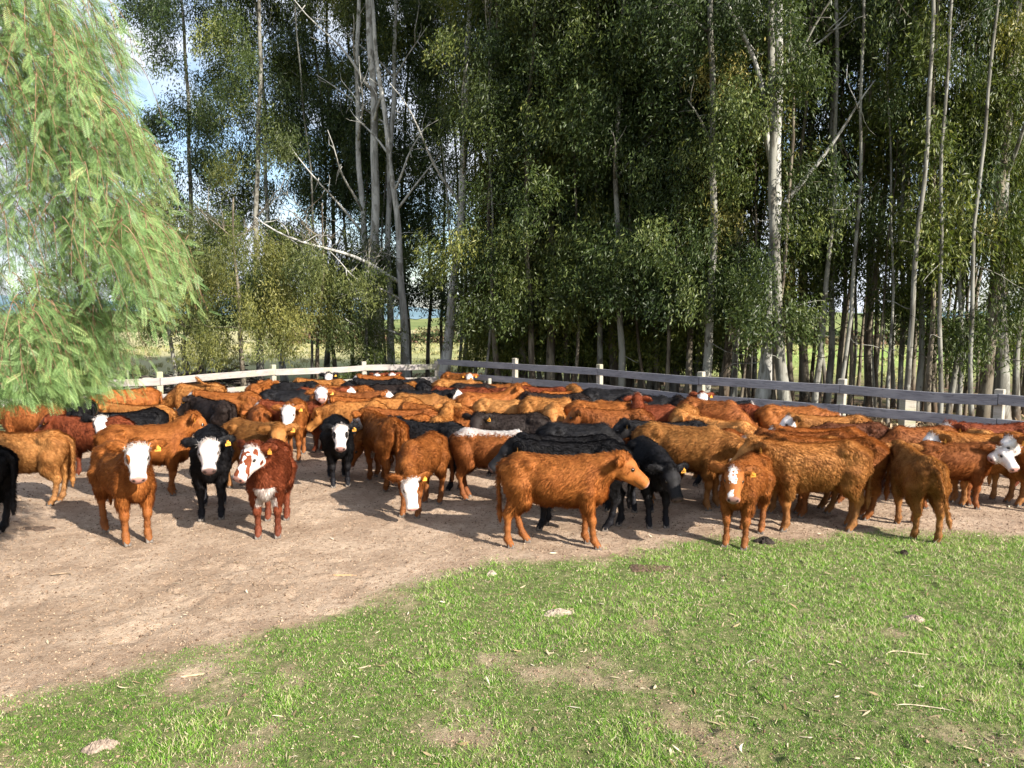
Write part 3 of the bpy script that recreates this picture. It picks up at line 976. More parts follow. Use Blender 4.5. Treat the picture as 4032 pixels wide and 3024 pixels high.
    nv = sum(len(v) for v in V)
    tv_, tf_ = np.concatenate(tw.v), np.concatenate(tw.f)
    lf = np.concatenate(F)
    me = mesh_np('foliage', np.concatenate(V + [tv_]), np.concatenate([lf, tf_ + nv]), {'rn': np.concatenate(Bn + [np.zeros(len(tv_))])}, False, (leaf, twm), np.concatenate([np.zeros(len(lf)), np.ones(len(tf_))]))
    obj('foliage', me, root)
    g = Geo()
    g.tube(limb_path((0, 0, -.1), (.5, .5, 3.2), rng, 10, .1), np.linspace(.24, .16, 10), 14)
    for k in range(9):
        a = np.array((.4, .4, 2.4 + k * .12))
        e = np.array((rng.uniform(.6, 2.6), rng.uniform(-.3, 1.6), rng.uniform(2.0, 4.9)))
        lp = limb_path(a, e, rng, 12, .25, .25)
        g.tube(lp, np.linspace(.05, .008, 12), 7)
        for j in range(4):
            m = lp[rng.integers(4, 11)]
            g.tube(limb_path(m, m + rng.normal(0, .4, 3), rng, 6, .3), np.linspace(.012, .003, 6), 5)
    obj('trunk', g.mesh('trunk', (BARK[2],)), root)
pepper()
# ------------------------------------------------------------------ calves
class Field:
    def __init__(self, lo, hi, h):
        self.lo = np.array(lo, dtype=float); self.h = h
        self.n = np.ceil((np.array(hi) - self.lo) / h).astype(int) + 1
        self.d = np.full(tuple(self.n), 0.30, dtype=np.float32)
        self.ax = [self.lo[i] + h * np.arange(self.n[i]) for i in range(3)]
    def _blk(self, mn, mx, k):
        m = k + 0.09
        i0 = np.clip(np.floor((np.array(mn) - m - self.lo) / self.h).astype(int), 0, self.n)
        i1 = np.clip(np.ceil((np.array(mx) + m - self.lo) / self.h).astype(int) + 1, 0, self.n)
        s = tuple(slice(a, b) for a, b in zip(i0, i1))
        g = np.meshgrid(*[self.ax[i][s[i]] for i in range(3)], indexing='ij', sparse=True)
        return s, g
    def _put(self, s, d, k):
        e = self.d[s]
        hh = np.clip(0.5 + 0.5 * (e - d) / k, 0, 1)
        self.d[s] = e + (d - e) * hh - k * hh * (1 - hh)
    def cap(self, a, b, ra, rb, k=.04, sq=None):
        a = np.asarray(a, float); b = np.asarray(b, float)
        r = max(ra, rb)
        s, (X, Y, Z) = self._blk(np.minimum(a, b) - r, np.maximum(a, b) + r, k)
        ab = b - a; L2 = ab @ ab + 1e-12
        x, y, z = X - a[0], Y - a[1], Z - a[2]
        t = np.clip((x * ab[0] + y * ab[1] + z * ab[2]) / L2, 0, 1)
        d = np.sqrt((x - t * ab[0]) ** 2 + (y - t * ab[1]) ** 2 + (z - t * ab[2]) ** 2) - (ra + (rb - ra) * t)
        self._put(s, d.astype(np.float32), k)
    def ell(self, c, r, k=.05, rot=None):
        c = np.asarray(c, float); r = np.asarray(r, float)
        m = r.max() if rot is not None else r
        s, (X, Y, Z) = self._blk(c - m, c + m, k)
        x, y, z = X - c[0], Y - c[1], Z - c[2]
        if rot is not None:
            M = np.asarray(rot)
            x, y, z = (M[0, 0] * x + M[0, 1] * y + M[0, 2] * z, M[1, 0] * x + M[1, 1] * y + M[1, 2] * z, M[2, 0] * x + M[2, 1] * y + M[2, 2] * z)
        k0 = np.sqrt((x / r[0]) ** 2 + (y / r[1]) ** 2 + (z / r[2]) ** 2)
        k1 = np.sqrt((x / r[0] ** 2) ** 2 + (y / r[1] ** 2) ** 2 + (z / r[2] ** 2) ** 2) + 1e-6
        self._put(s, (k0 * (k0 - 1) / k1).astype(np.float32), k)
    def surface(self):
        d = self.d
        nx, ny, nz = d.shape
        ins = d < 0
        c = [ins[i:nx - 1 + i, j:ny - 1 + j, k:nz - 1 + k] for i in (0, 1) for j in (0, 1) for k in (0, 1)]
        cnt = sum(a.astype(np.int8) for a in c)
        act = (cnt > 0) & (cnt < 8)
        idx = np.full(act.shape, -1, dtype=np.int64)
        I = np.argwhere(act)
        idx[act] = np.arange(len(I))
        acc = np.zeros((len(I), 3)); num = np.zeros(len(I))
        off = [(i, j, k) for i in (0, 1) for j in (0, 1) for k in (0, 1)]
        val = {o: d[I[:, 0] + o[0], I[:, 1] + o[1], I[:, 2] + o[2]] for o in off}
        for o in off:
            for a in range(3):
                if o[a] == 0:
                    p = list(o); p[a] = 1; p = tuple(p)
                    v0, v1 = val[o], val[p]
                    m = (v0 < 0) != (v1 < 0)
                    t = np.where(m, v0 / (v0 - v1 + 1e-12), 0)
                    q = np.tile(np.array(o, float), (len(I), 1)); q[:, a] += t
                    acc[m] += q[m]; num[m] += 1
        V = (I + acc / num[:, None]) * self.h + self.lo
        F = []
        for a in range(3):
            b, c_ = (a + 1) % 3, (a + 2) % 3
            s0 = [slice(None)] * 3; s1 = [slice(None)] * 3
            s0[a] = slice(0, -1); s1[a] = slice(1, None)
            A, B = ins[tuple(s0)], ins[tuple(s1)]
            E = np.argwhere(A != B)
            E = E[(E[:, b] > 0) & (E[:, c_] > 0) & (E[:, b] < d.shape[b] - 1) & (E[:, c_] < d.shape[c_] - 1)]
            ina = A[tuple(E.T)]
            def at(db, dc):
                e = E.copy(); e[:, b] -= db; e[:, c_] -= dc
                return idx[tuple(e.T)]
            q = np.stack([at(1, 1), at(0, 1), at(0, 0), at(1, 0)], 1)
            q[~ina] = q[~ina][:, ::-1]
            F.append(q)
        return V, np.concatenate(F)

def rotz(a): c, s = math.cos(a), math.sin(a); return np.array(((c, -s, 0), (s, c, 0), (0, 0, 1.0)))
def roty(a): c, s = math.cos(a), math.sin(a); return np.array(((c, 0, s), (0, 1, 0), (-s, 0, c)))
def rotx(a): c, s = math.cos(a), math.sin(a); return np.array(((1, 0, 0), (0, c, -s), (0, s, c.real)))

# neck rise, face pitch (down), neck length
STYLE = {'up': (50, 44, .37), 'level': (24, 38, .38), 'low': (-4, 50, .40), 'down': (-36, 64, .46), 'graze': (-60, 72, .56), 'high': (60, 12, .38)}

def ear_rot(sg, droop):
    ox = np.array((-.28, sg * .93, -droop)); ox /= np.linalg.norm(ox)
    oy = np.cross((.75, sg * .40, .55), ox); oy /= np.linalg.norm(oy)   # ear's broad side, upright
    oz = np.cross(ox, oy)
    return np.stack([ox, oy, oz])

def build_calf(yaw, style, legs, tail, h, nhair, rng, hairscale=1.0):
    """returns (body mesh, coat mesh, info) in calf space: nose along +x, ground z=0"""
    rise, pit, nl = STYLE[style]
    yaw = R(yaw)
    F = Field((-1.02, -.62 if abs(yaw) > .1 or tail == 'side' else -.42, -.02), (1.42, .62 if abs(yaw) > .1 or tail == 'side' else .42, 1.52 if rise > 30 else 1.28), h)
    # trunk (its length is scaled by XS)
    XS = .93
    def E(c, r, k): F.ell((c[0] * XS, c[1], c[2]), (r[0] * XS, r[1], r[2]), k)
    def C(a, b, ra, rb, k): F.cap((a[0] * XS, a[1], a[2]), (b[0] * XS, b[1], b[2]), ra, rb, k)
    E((.02, 0, .785), (.56, .215, .245), .05)
    E((.20, 0, .755), (.32, .205, .270), .05)
    E((-.08, 0, .740), (.33, .232, .240), .05)
    E((-.42, 0, .835), (.25, .185, .225), .05)
    E((.37, 0, .775), (.20, .165, .28), .06)
    C((.36, 0, .975), (.05, 0, .945), .085, .085, .05)
    C((.05, 0, .945), (-.42, 0, .975), .085, .11, .05)
    C((-.48, 0, .985), (-.62, 0, .955), .085, .06, .04)
    E((.52, 0, .65), (.10, .095, .15), .05)
    for s in (-1, 1):
        C((-.50, s * .105, .93), (-.61, s * .085, .90), .095, .075, .04)
        E((-.51, s * .105, .80), (.16, .100, .20), .04)
        E((-.46, s * .125, .70), (.165, .092, .21), .035)
        E((.37, s * .13, .70), (.12, .078, .20), .03)
        C((-.34, s * .135, .965), (-.40, s * .135, .955), .052, .045, .025)
    # legs: (hip, joint, fetlock, foot)
    feet = []
    for (front, s, dx) in ((1, 1, legs[0]), (1, -1, legs[1]), (0, 1, legs[2]), (0, -1, legs[3])):
        def off(p):
            k = np.clip(1 - p[2] / .62, 0, 1)
            return np.array((p[0] * XS, p[1], p[2])) + np.array((dx * k, 0, 0))
        if front:
            P = [(.38, s * .125, .64), (.37, s * .125, .50), (.385, s * .12, .335), (.375, s * .115, .20), (.375, s * .115, .105), (.41, s * .115, .035)]
            rr = [.10, .072, .043, .031, .036, .043]
            kn = (.392, s * .12, .33); kr = (.046, .043, .058)
        else:
            P = [(-.44, s * .13, .70), (-.39, s * .14, .56), (-.555, s * .125, .375), (-.540, s * .12, .22), (-.52, s * .12, .105), (-.475, s * .12, .035)]
            rr = [.14, .088, .043, .033, .037, .044]
            kn = (-.57, s * .125, .385); kr = (.052, .034, .062)
        P = [off(p) for p in P]
        for a, b, ra, rb in zip(P[:-1], P[1:], rr[:-1], rr[1:]):
            F.cap(a, b, ra, rb, .03)
        F.ell(off(kn), kr, .025)
        F.ell(P[4], (.043, .039, .040), .018)
        if not front:
            F.cap(off((-.48, s * .125, .60)), off((-.575, s * .125, .41)), .085, .036, .035)
        feet.append((P[5], dx))
    # neck
    nb = np.array((.38, 0, .87))
    y1, y2 = yaw * .35, yaw * .75
    rr_ = R(rise)
    d1 = np.array((math.cos(rr_) * math.cos(y1), math.cos(rr_) * math.sin(y1), math.sin(rr_)))
    d2 = np.array((math.cos(rr_ * .9) * math.cos(y2), math.cos(rr_ * .9) * math.sin(y2), math.sin(rr_ * .9)))
    mid = nb + d1 * nl * .5
    poll = mid + d2 * nl * .5
    F.cap(nb - np.array((.06, 0, .04)), mid, .165, .125, .07)
    F.cap(mid, poll, .120, .095, .05)
    thr = poll - np.array((math.cos(y2) * .02, math.sin(y2) * .02, .10))
    F.cap((.45, 0, .68), mid - np.array((0, 0, .085)), .115, .095, .06)
    F.cap(mid - np.array((0, 0, .085)), thr, .095, .072, .05)
    F.cap((.36, 0, .95), mid + np.array((0, 0, .03)), .09, .095, .06)
    # head frame
    H = rotz(yaw) @ roty(R(pit))
    HP = poll + np.array((0, 0, .0))
    def hp(p): return HP + H @ np.array(p, float)
    F.ell(hp((.075, 0, -.035)), (.130, .108, .118), .04, H.T)
    F.cap(hp((.03, 0, .015)), hp((.12, 0, .010)), .085, .088, .03)
    F.cap(hp((.10, 0, -.03)), hp((.34, 0, -.035)), .104, .076, .04)
    for s in (-1, 1):
        F.ell(hp((.130, s * .070, .022)), (.058, .036, .038), .025, H.T)
        F.ell(hp((.12, s * .055, -.095)), (.10, .048, .065), .04, H.T)
        F.ell(hp((.375, s * .038, -.035)), (.052, .042, .050), .02, H.T)
    F.cap(hp((.09, 0, -.125)), hp((.33, 0, -.092)), .062, .038, .03)
    F.ell(hp((.375, 0, -.100)), (.036, .048, .028), .02, H.T)
    F.ell(hp((.382, 0, -.042)), (.048, .080, .068), .025, H.T)
    ears = []
    for s in (-1, 1):
        droop = .10 + rng.uniform(-.12, .20)
        Er = ear_rot(s, droop) @ H.T
        c = hp((.000, s * .095, .020)) + Er[0] * .105
        F.ell(c, (.118, .064, max(.019, h * 1.1)), .014, Er)
        F.cap(hp((.005, s * .08, .015)), c - Er[0] * .04, .034, .034, .015)
        ears.append((c, Er))
    # tail
    if tail == 'side':
        tp = [(-.58, 0, .985), (-.70, -.10, .90), (-.74, -.24, .74), (-.76, -.33, .52), (-.77, -.39, .30)]
    elif tail == 'swing':
        tp = [(-.58, 0, .985), (-.66, -.04, .93), (-.69, -.09, .74), (-.70, -.13, .54), (-.71, -.17, .34)]
    elif tail == 'up':
        tp = [(-.60, 0, .98), (-.50, .06, 1.04), (-.36, .14, 1.05), (-.20, .18, 1.10), (-.12, .18, 1.17)]
    else:
        tp = [(-.58, 0, .985), (-.655, .00, .93), (-.675, .01, .74), (-.665, .02, .54), (-.66, .02, .36)]
    tr = [.036, .028, .021, .020, .028]
    for a, b, ra, rb in zip(tp[:-1], tp[1:], tr[:-1], tr[1:]):
        F.cap(a, b, max(ra, h * 1.1), max(rb, h * 1.1), .02)
    e = np.array(tp[-1]); pv = np.array(tp[-2]); dv = (e - pv) / np.linalg.norm(e - pv)
    F.cap(e, e + dv * .10, .034, .014, .02)
    V, Q = F.surface()
    eyes = [hp((.158, s * .092, .006)) for s in (-1, 1)]

    def attrs(V):
        q = (V - HP) @ H
        inhead = (q[:, 0] > -.10) & (q[:, 0] < .50) & (np.abs(q[:, 1]) < .30) & (q[:, 2] > -.17) & (q[:, 2] < .17)
        notear = np.abs(q[:, 1]) < .125
        wf = np.where(inhead & notear, sstep(-.035, .035, q[:, 0] - .012 + .35 * np.minimum(q[:, 2] + .02, 0) * (q[:, 0] < .2) + .0), 0)
        dl = np.linalg.norm(q - np.array((.158, .092, .006)), axis=1)
        dr = np.linalg.norm(q - np.array((.158, -.092, .006)), axis=1)
        epl = np.where(inhead, 1 - sstep(.045, .075, dl), 0)
        epr = np.where(inhead, 1 - sstep(.045, .075, dr), 0)
        nose = np.where(inhead, sstep(.398, .412, q[:, 0]), 0)
        nd = np.minimum(np.linalg.norm(q - np.array((.424, .046, -.026)), axis=1), np.linalg.norm(q - np.array((.424, -.046, -.026)), axis=1))
        bz = np.where(inhead & (q[:, 2] > -.05), np.maximum((1 - sstep(.03, .075, np.abs(q[:, 1] + .012))) * sstep(-.01, .03, q[:, 0]) * (1 - sstep(.20, .27, q[:, 0])), (1 - sstep(.02, .05, np.abs(q[:, 1] + .03))) * sstep(.30, .33, q[:, 0])), 0)
        dk = np.where(inhead, 1 - sstep(.013, .024, nd), 0)
        mouth = np.where(inhead & (q[:, 0] > .27), 1 - sstep(.004, .011, np.abs(q[:, 2] + .090 - .02 * (q[:, 0] - .3))), 0)
        dk = np.maximum(dk, mouth * .6)
        eyering = np.maximum(np.where(inhead, 1 - sstep(.024, .036, dl), 0), np.where(inhead, 1 - sstep(.024, .036, dr), 0))
        dk = np.maximum(dk, eyering * .75)
        leg = 1 - sstep(.20, .42, V[:, 2])
        belly = (1 - sstep(.46, .58, V[:, 2])) * (V[:, 2] > .40) * (np.abs(V[:, 0]) < .5) * (np.abs(V[:, 1]) < .13) + ((V[:, 0] > .46) & (V[:, 2] < .66) & (np.abs(V[:, 1]) < .12)) * .9
        return dict(wf=wf, bz=bz, epl=epl, epr=epr, nose=nose, dk=dk, leg=leg, belly=np.clip(belly, 0, 1), inh=inhead.astype(float))
    at = attrs(V)
    at['rn'] = np.full(len(V), .42)
    body = mesh_np('calf_body', V, Q, at, True, (SKIN,))
    # ---- coat: tapered hair tufts over the skin
    coat = None
    if nhair:
        nr = np.empty(len(V) * 3, dtype=np.float32)
        body.vertices.foreach_get('normal', nr)
        Nn = nr.reshape(-1, 3).astype(float)
        q = (V - HP) @ H
        head = at['inh'] > .5
        zz = V[:, 2]
        ear = head & (np.abs(q[:, 1]) > .11)
        face = head & (q[:, 0] > .03) & ~ear
        poll_ = head & (q[:, 0] <= .06) & (q[:, 2] > .0) & (np.abs(q[:, 1]) < .09)
        w = np.ones(len(V))
        w[face] = .25; w[zz < .42] = .55; w[zz < .07] = 0; w[at['nose'] > .3] = 0; w[ear] = 1.0; w[poll_] = 1.6
        w /= w.sum()
        i = rng.choice(len(V), nhair, p=w)
        P0 = V[i] + rng.normal(0, h * .5, (nhair, 3)); N = Nn[i]
        Ln = np.full(len(V), .038)
        Ln[zz > .96] = .046
        Ln[(zz < .56) & (np.abs(V[:, 0]) < .5) & (zz > .4)] = .052
        Ln[zz < .42] = .016; Ln[face] = .009; Ln[ear] = .028; Ln[poll_] = .042
        L = Ln[i] * rng.uniform(.6, 1.3, nhair) * hairscale
        # flow: down and back, swirled by smooth noise
        sw = (fbm(P0[:, 0], P0[:, 2] + P0[:, 1], .22, 81, 3) - .5) * 3.2
        f = np.stack([-.55 + .5 * np.sin(sw), .15 * np.sin(sw * 2), -.75 + .5 * np.cos(sw) * .5], 1)
        f[:, 0] += rng.normal(0, .22, nhair); f[:, 1] += rng.normal(0, .22, nhair); f[:, 2] += rng.normal(0, .22, nhair)
        hd = head[i]
        back = -(H @ np.array((1.0, 0, .0)))
        f[hd] = back + rng.normal(0, .35, (hd.sum(), 3))
        er = ear[i]
        f[er] = np.sign(q[i][er][:, 1])[:, None] * H[:, 1] + rng.normal(0, .45, (er.sum(), 3)) - np.array((0, 0, .3))
        pl = poll_[i]
        f[pl] = rng.normal(0, .8, (pl.sum(), 3)) + H[:, 2] * .3
        f -= N * (f * N).sum(1)[:, None]
        f /= np.linalg.norm(f, axis=1)[:, None] + 1e-6
        lift = .16 + .30 * rng.random(nhair)
        lift[(zz[i] < .58) & (zz[i] > .4)] = .12
        lift[face[i]] = .10
        D = f + N * lift[:, None]
        D /= np.linalg.norm(D, axis=1)[:, None]
        lo = (zz[i] < .58) & (zz[i] > .42) & (np.abs(P0[:, 0]) < .5)
        D[lo] = D[lo] * .5 + np.array((-.2, 0, -1.0)); D[lo] /= np.linalg.norm(D[lo], axis=1)[:, None]
        S = np.cross(D, N); S /= np.linalg.norm(S, axis=1)[:, None] + 1e-6
        W = (.0026 + .045 * L)[:, None]
        vv = np.empty((nhair, 4, 3))
        vv[:, 0] = P0 - N * .003 - S * W * .5
        vv[:, 1] = P0 - N * .003 + S * W * .5
        m = P0 + D * L[:, None] * .55
        vv[:, 2] = m + S * W * .42
        tip = P0 + D * L[:, None] + (f * L[:, None] * .12) - N * (L * lift * .35)[:, None]
        vv[:, 3] = tip
        ff = np.arange(nhair)[:, None] * 4 + np.array([[0, 1, 2, 3]])
        rn = np.clip(.5 + np.where(face[i] | (zz[i] < .42), .2, 1.0) * (.55 * (fbm(P0[:, 0] + P0[:, 1], P0[:, 2], .09, 85, 3) - .5) * 2 + rng.normal(0, .17, nhair)), 0, 1)
        ac = attrs(P0)
        ac['rn'] = rn
        ac = {k: np.repeat(v, 4) for k, v in ac.items()}
        coat = mesh_np('calf_coat', vv.reshape(-1, 3), ff, ac, False, (COAT,))
        # let the tufts take the skin's shading direction so they read as fur
        cn = np.repeat(N + D * .15 + rng.normal(0, .17, (nhair, 3)), 4, axis=0)
        cn /= np.linalg.norm(cn, axis=1)[:, None]
        coat.polygons.foreach_set('use_smooth', np.ones(nhair, dtype=bool))
        coat.normals_split_custom_set_from_vertices(cn.tolist())
    return body, coat, dict(feet=feet, eyes=eyes, ears=ears, H=H)

def coat_material(hair):
    q = NT("calf_hair" if hair else "calf_skin")
    oc = q.n('ShaderNodeObjectInfo').outputs['Color']
    rn = q.attr('rn')
    O = q.coord('Object')
    base = q.mix(1.0, oc, q.ramp(rn, (0.0, (0.60, 0.52, 0.47)), (0.45, (1, 1, 1)), (1.0, (1.48, 1.62, 1.9))), 'MULTIPLY')
    # patchy coat
    pt = q.noise(3.5, 4, .6, O)
    base = q.mix(1.0, base, q.ramp(pt, (.3, (0.80, 0.70, 0.64)), (.55, (1, 1, 1)), (.75, (1.15, 1.20, 1.3))), 'MULTIPLY')
    base = q.mix(1.0, base, q.ramp(q.noise(13, 3, .6, O), (.35, (0.88, 0.84, 0.80)), (.5, (1, 1, 1)), (.68, (1.09, 1.12, 1.15))), 'MULTIPLY')
    base = q.mix(1.0, base, q.ramp(q.noise(70, 3, .7, O), (.3, (0.82, 0.80, 0.78)), (.7, (1.12, 1.14, 1.18))), 'MULTIPLY')
    # darker brown-grey lower legs
    base = q.mix(q.math('MULTIPLY', q.attr('leg'), .65), base, q.mix(1.0, oc, q.ramp(q.noise(11, 3, .6, O), (.4, (0.42, 0.46, 0.75)), (.65, (0.72, 0.74, 1.0))), 'MULTIPLY'))
    white = q.ramp(rn, (0, (0.52, 0.46, 0.42)), (.45, (0.74, 0.70, 0.67)), (1, (0.86, 0.84, 0.82)))
    edge = q.math('MULTIPLY', q.math('SUBTRACT', q.noise(22, 6, .8, O), .5), 1.5)
    wf = q.math('MULTIPLY', q.attr('wf'), q.attr('wf', 'OBJECT'))
    wfm = q.math('GREATER_THAN', q.math('ADD', wf, edge), .55)
    blotch = q.math('MULTIPLY', q.math('GREATER_THAN', q.noise(7, 2, .5, O), .55), q.attr('blotch', 'OBJECT'))
    wfm = q.math('MULTIPLY', wfm, q.math('SUBTRACT', 1.0, blotch))
    e1 = q.math('MULTIPLY', q.attr('epl'), q.attr('epl', 'OBJECT'))
    e2 = q.math('MULTIPLY', q.attr('epr'), q.attr('epr', 'OBJECT'))
    ep = q.math('GREATER_THAN', q.math('ADD', q.math('MAXIMUM', e1, e2), edge), .5)
    wfm = q.math('MULTIPLY', wfm, q.math('SUBTRACT', 1.0, ep))
    bz = q.math('GREATER_THAN', q.math('ADD', q.math('MULTIPLY', q.attr('bz'), q.attr('bz', 'OBJECT')), q.math('MULTIPLY', q.math('SUBTRACT', q.noise(20, 3, .6, O), .5), 2.6)), .75)
    wfm = q.math('MAXIMUM', wfm, bz)
    be = q.math('GREATER_THAN', q.math('ADD', q.math('MULTIPLY', q.attr('belly'), q.attr('belly', 'OBJECT')), q.math('MULTIPLY', edge, .6)), .5)
    wfm = q.math('MAXIMUM', wfm, be)
    # white ridge along the back for the pied one
    sep = q.n('ShaderNodeSeparateXYZ'); q.put(sep.inputs[0], O)
    rg = q.math('MULTIPLY', q.math('GREATER_THAN', q.math('ADD', sep.outputs[2], q.math('MULTIPLY', edge, .22)), 1.02), q.attr('ridge', 'OBJECT'))
    wfm = q.math('MAXIMUM', wfm, rg)
    white = q.mix(q.ramp(q.noise(9, 3, .5, O), (.42, 0.0), (.7, .6)), white, (0.58, 0.42, 0.36))
    white = q.mix(q.ramp(q.noise(55, 3, .7, O), (.3, .45), (.6, 0.0)), white, (0.45, 0.38, 0.34))
    c = q.mix(wfm, base, white)
    c = q.mix(q.attr('nose'), c, q.mix(q.attr('nose', 'OBJECT'), (0.03, 0.027, 0.028), (0.46, 0.24, 0.20)))
    c = q.mix(q.attr('dk'), c, (0.02, 0.013, 0.012))
    sh = q.principled(c, .68, .22, None if hair else q.bump(q.noise(120, 3, .7, O), .5, .006))
    if hair:
        tr = q.n('ShaderNodeBsdfTranslucent'); q.put(tr.inputs[0], c)
        ms = q.n('ShaderNodeMixShader'); ms.inputs[0].default_value = .38
        q.t.links.new(sh, ms.inputs[1]); q.t.links.new(tr.outputs[0], ms.inputs[2])
        sh = ms.outputs[0]
    return q.done(sh)
SKIN, COAT = coat_material(False), coat_material(True)

def small_mats():
    q = NT("eye_gloss"); a = q.done(q.principled((0.012, 0.009, 0.008), .12, .6))
    q = NT("hoof_horn"); b = q.done(q.principled(q.ramp(q.noise(40, 3, .6, q.coord()), (.3, (0.06, 0.05, 0.043)), (.7, (0.19, 0.16, 0.135))), .6, .3))
    q = NT("tag_plastic"); c = q.done(q.principled((0.85, 0.38, 0.055), .45, .35))
    q = NT("tag_ink"); d = q.done(q.principled((0.02, 0.018, 0.018), .6, .2))
    return a, b, c, d
EYE_M, HOOF_M, TAG_M, INK_M = small_mats()

def eye_mesh():
    g = Geo()
    n, m = 12, 8
    v = [(0, 0, .023)]
    for i in range(1, m):
        for j in range(n):
            a, b = math.pi * i / m, 2 * math.pi * j / n
            v.append((.026 * math.sin(a) * math.cos(b), .021 * math.sin(a) * math.sin(b), .023 * math.cos(a)))
    v.append((0, 0, -.023))
    f = [(0, 1 + j, 1 + (j + 1) % n) for j in range(n)]
    f += [(len(v) - 1, 1 + (m - 2) * n + (j + 1) % n, 1 + (m - 2) * n + j) for j in range(n)]
    fq = [(1 + i * n + j, 1 + (i + 1) * n + j, 1 + (i + 1) * n + (j + 1) % n, 1 + i * n + (j + 1) % n) for i in range(m - 2) for j in range(n)]
    return mesh_np('eye', v, [np.array(f), np.array(fq)], None, True, (EYE_M,))
def hoof_mesh():
    g = Geo()
    for s in (-1, 1):
        prof = [(-.034, 0), (.046, 0), (.040, .022), (.018, .055), (-.030, .052)]
        V = []
        for y in (s * .003, s * .010, s * .032, s * .038):
            sh = .80 if abs(y) > .035 else (1.0 if abs(y) > .005 else .92)
            for (x, z) in prof:
                V.append((x * sh, y, z * (.95 if abs(y) > .035 else 1)))
        n = 5
        F = [[r * n + k, r * n + (k + 1) % n, (r + 1) * n + (k + 1) % n, (r + 1) * n + k] for r in range(3) for k in range(n)]
        if s < 0: F = [f[::-1] for f in F]
        b = g.n
        g.add(V, F)
        g.f.append(np.array([[b + k for k in range(n)][::1 if s < 0 else -1]], dtype=np.int32)); g.f.append(np.array([[b + 3 * n + k for k in range(n)][::-1 if s < 0 else 1]], dtype=np.int32))
    return g.mesh('hoof', (HOOF_M,), False)
def tag_mesh():
    # tapering plate hanging from a round button, x outwards, y across, z down-up
    g = Geo()
    pr = [(-.012, .0), (.012, 0), (.017, -.018), (.031, -.026), (.031, -.068), (-.031, -.068), (-.031, -.026), (-.017, -.018)]
    n = len(pr)
    V = [(.0015, y, z) for y, z in pr] + [(-.0015, y, z) for y, z in pr]
    F = [[k, (k + 1) % n, n + (k + 1) % n, n + k] for k in range(n)]
    g.add(V, F)
    g.f.append(np.array([list(range(n))], dtype=np.int32)); g.f.append(np.array([list(range(n, 2 * n))[::-1]], dtype=np.int32))
    return g.mesh('ear_tag', (TAG_M,), False)
SEG = {'0': 'abcdef', '1': 'bc', '2': 'abged', '3': 'abgcd', '4': 'fgbc', '5': 'afgcd', '6': 'afgecd', '7': 'abc', '8': 'abcdefg', '9': 'abcdfg'}
def number_mesh(txt):
    g = Geo()
    n = len(txt); w = .046 / n; hh = .026
    for i, ch in enumerate(txt):
        cx = (i - (n - 1) / 2) * w; cz = -.047; a = w * .36; t = .0032
        seg = {'a': (0, hh / 2, 2 * a, t), 'g': (0, 0, 2 * a, t), 'd': (0, -hh / 2, 2 * a, t), 'b': (a, hh / 4, t, hh / 2), 'c': (a, -hh / 4, t, hh / 2), 'f': (-a, hh / 4, t, hh / 2), 'e': (-a, -hh / 4, t, hh / 2)}
        for s in SEG[ch]:
            y, z, sy, sz = seg[s]
            g.box((.0022, cx + y, cz + z), (.0008, sy, sz))
    return g.mesh('number', (INK_M,), False)
EYE, HOOF, TAG = eye_mesh(), hoof_mesh(), tag_mesh()

def to_matrix(M3, loc):
    m = Matrix([[float(M3[i][j]) for j in range(3)] + [float(loc[i])] for i in range(3)] + [[0, 0, 0, 1]])
    return m

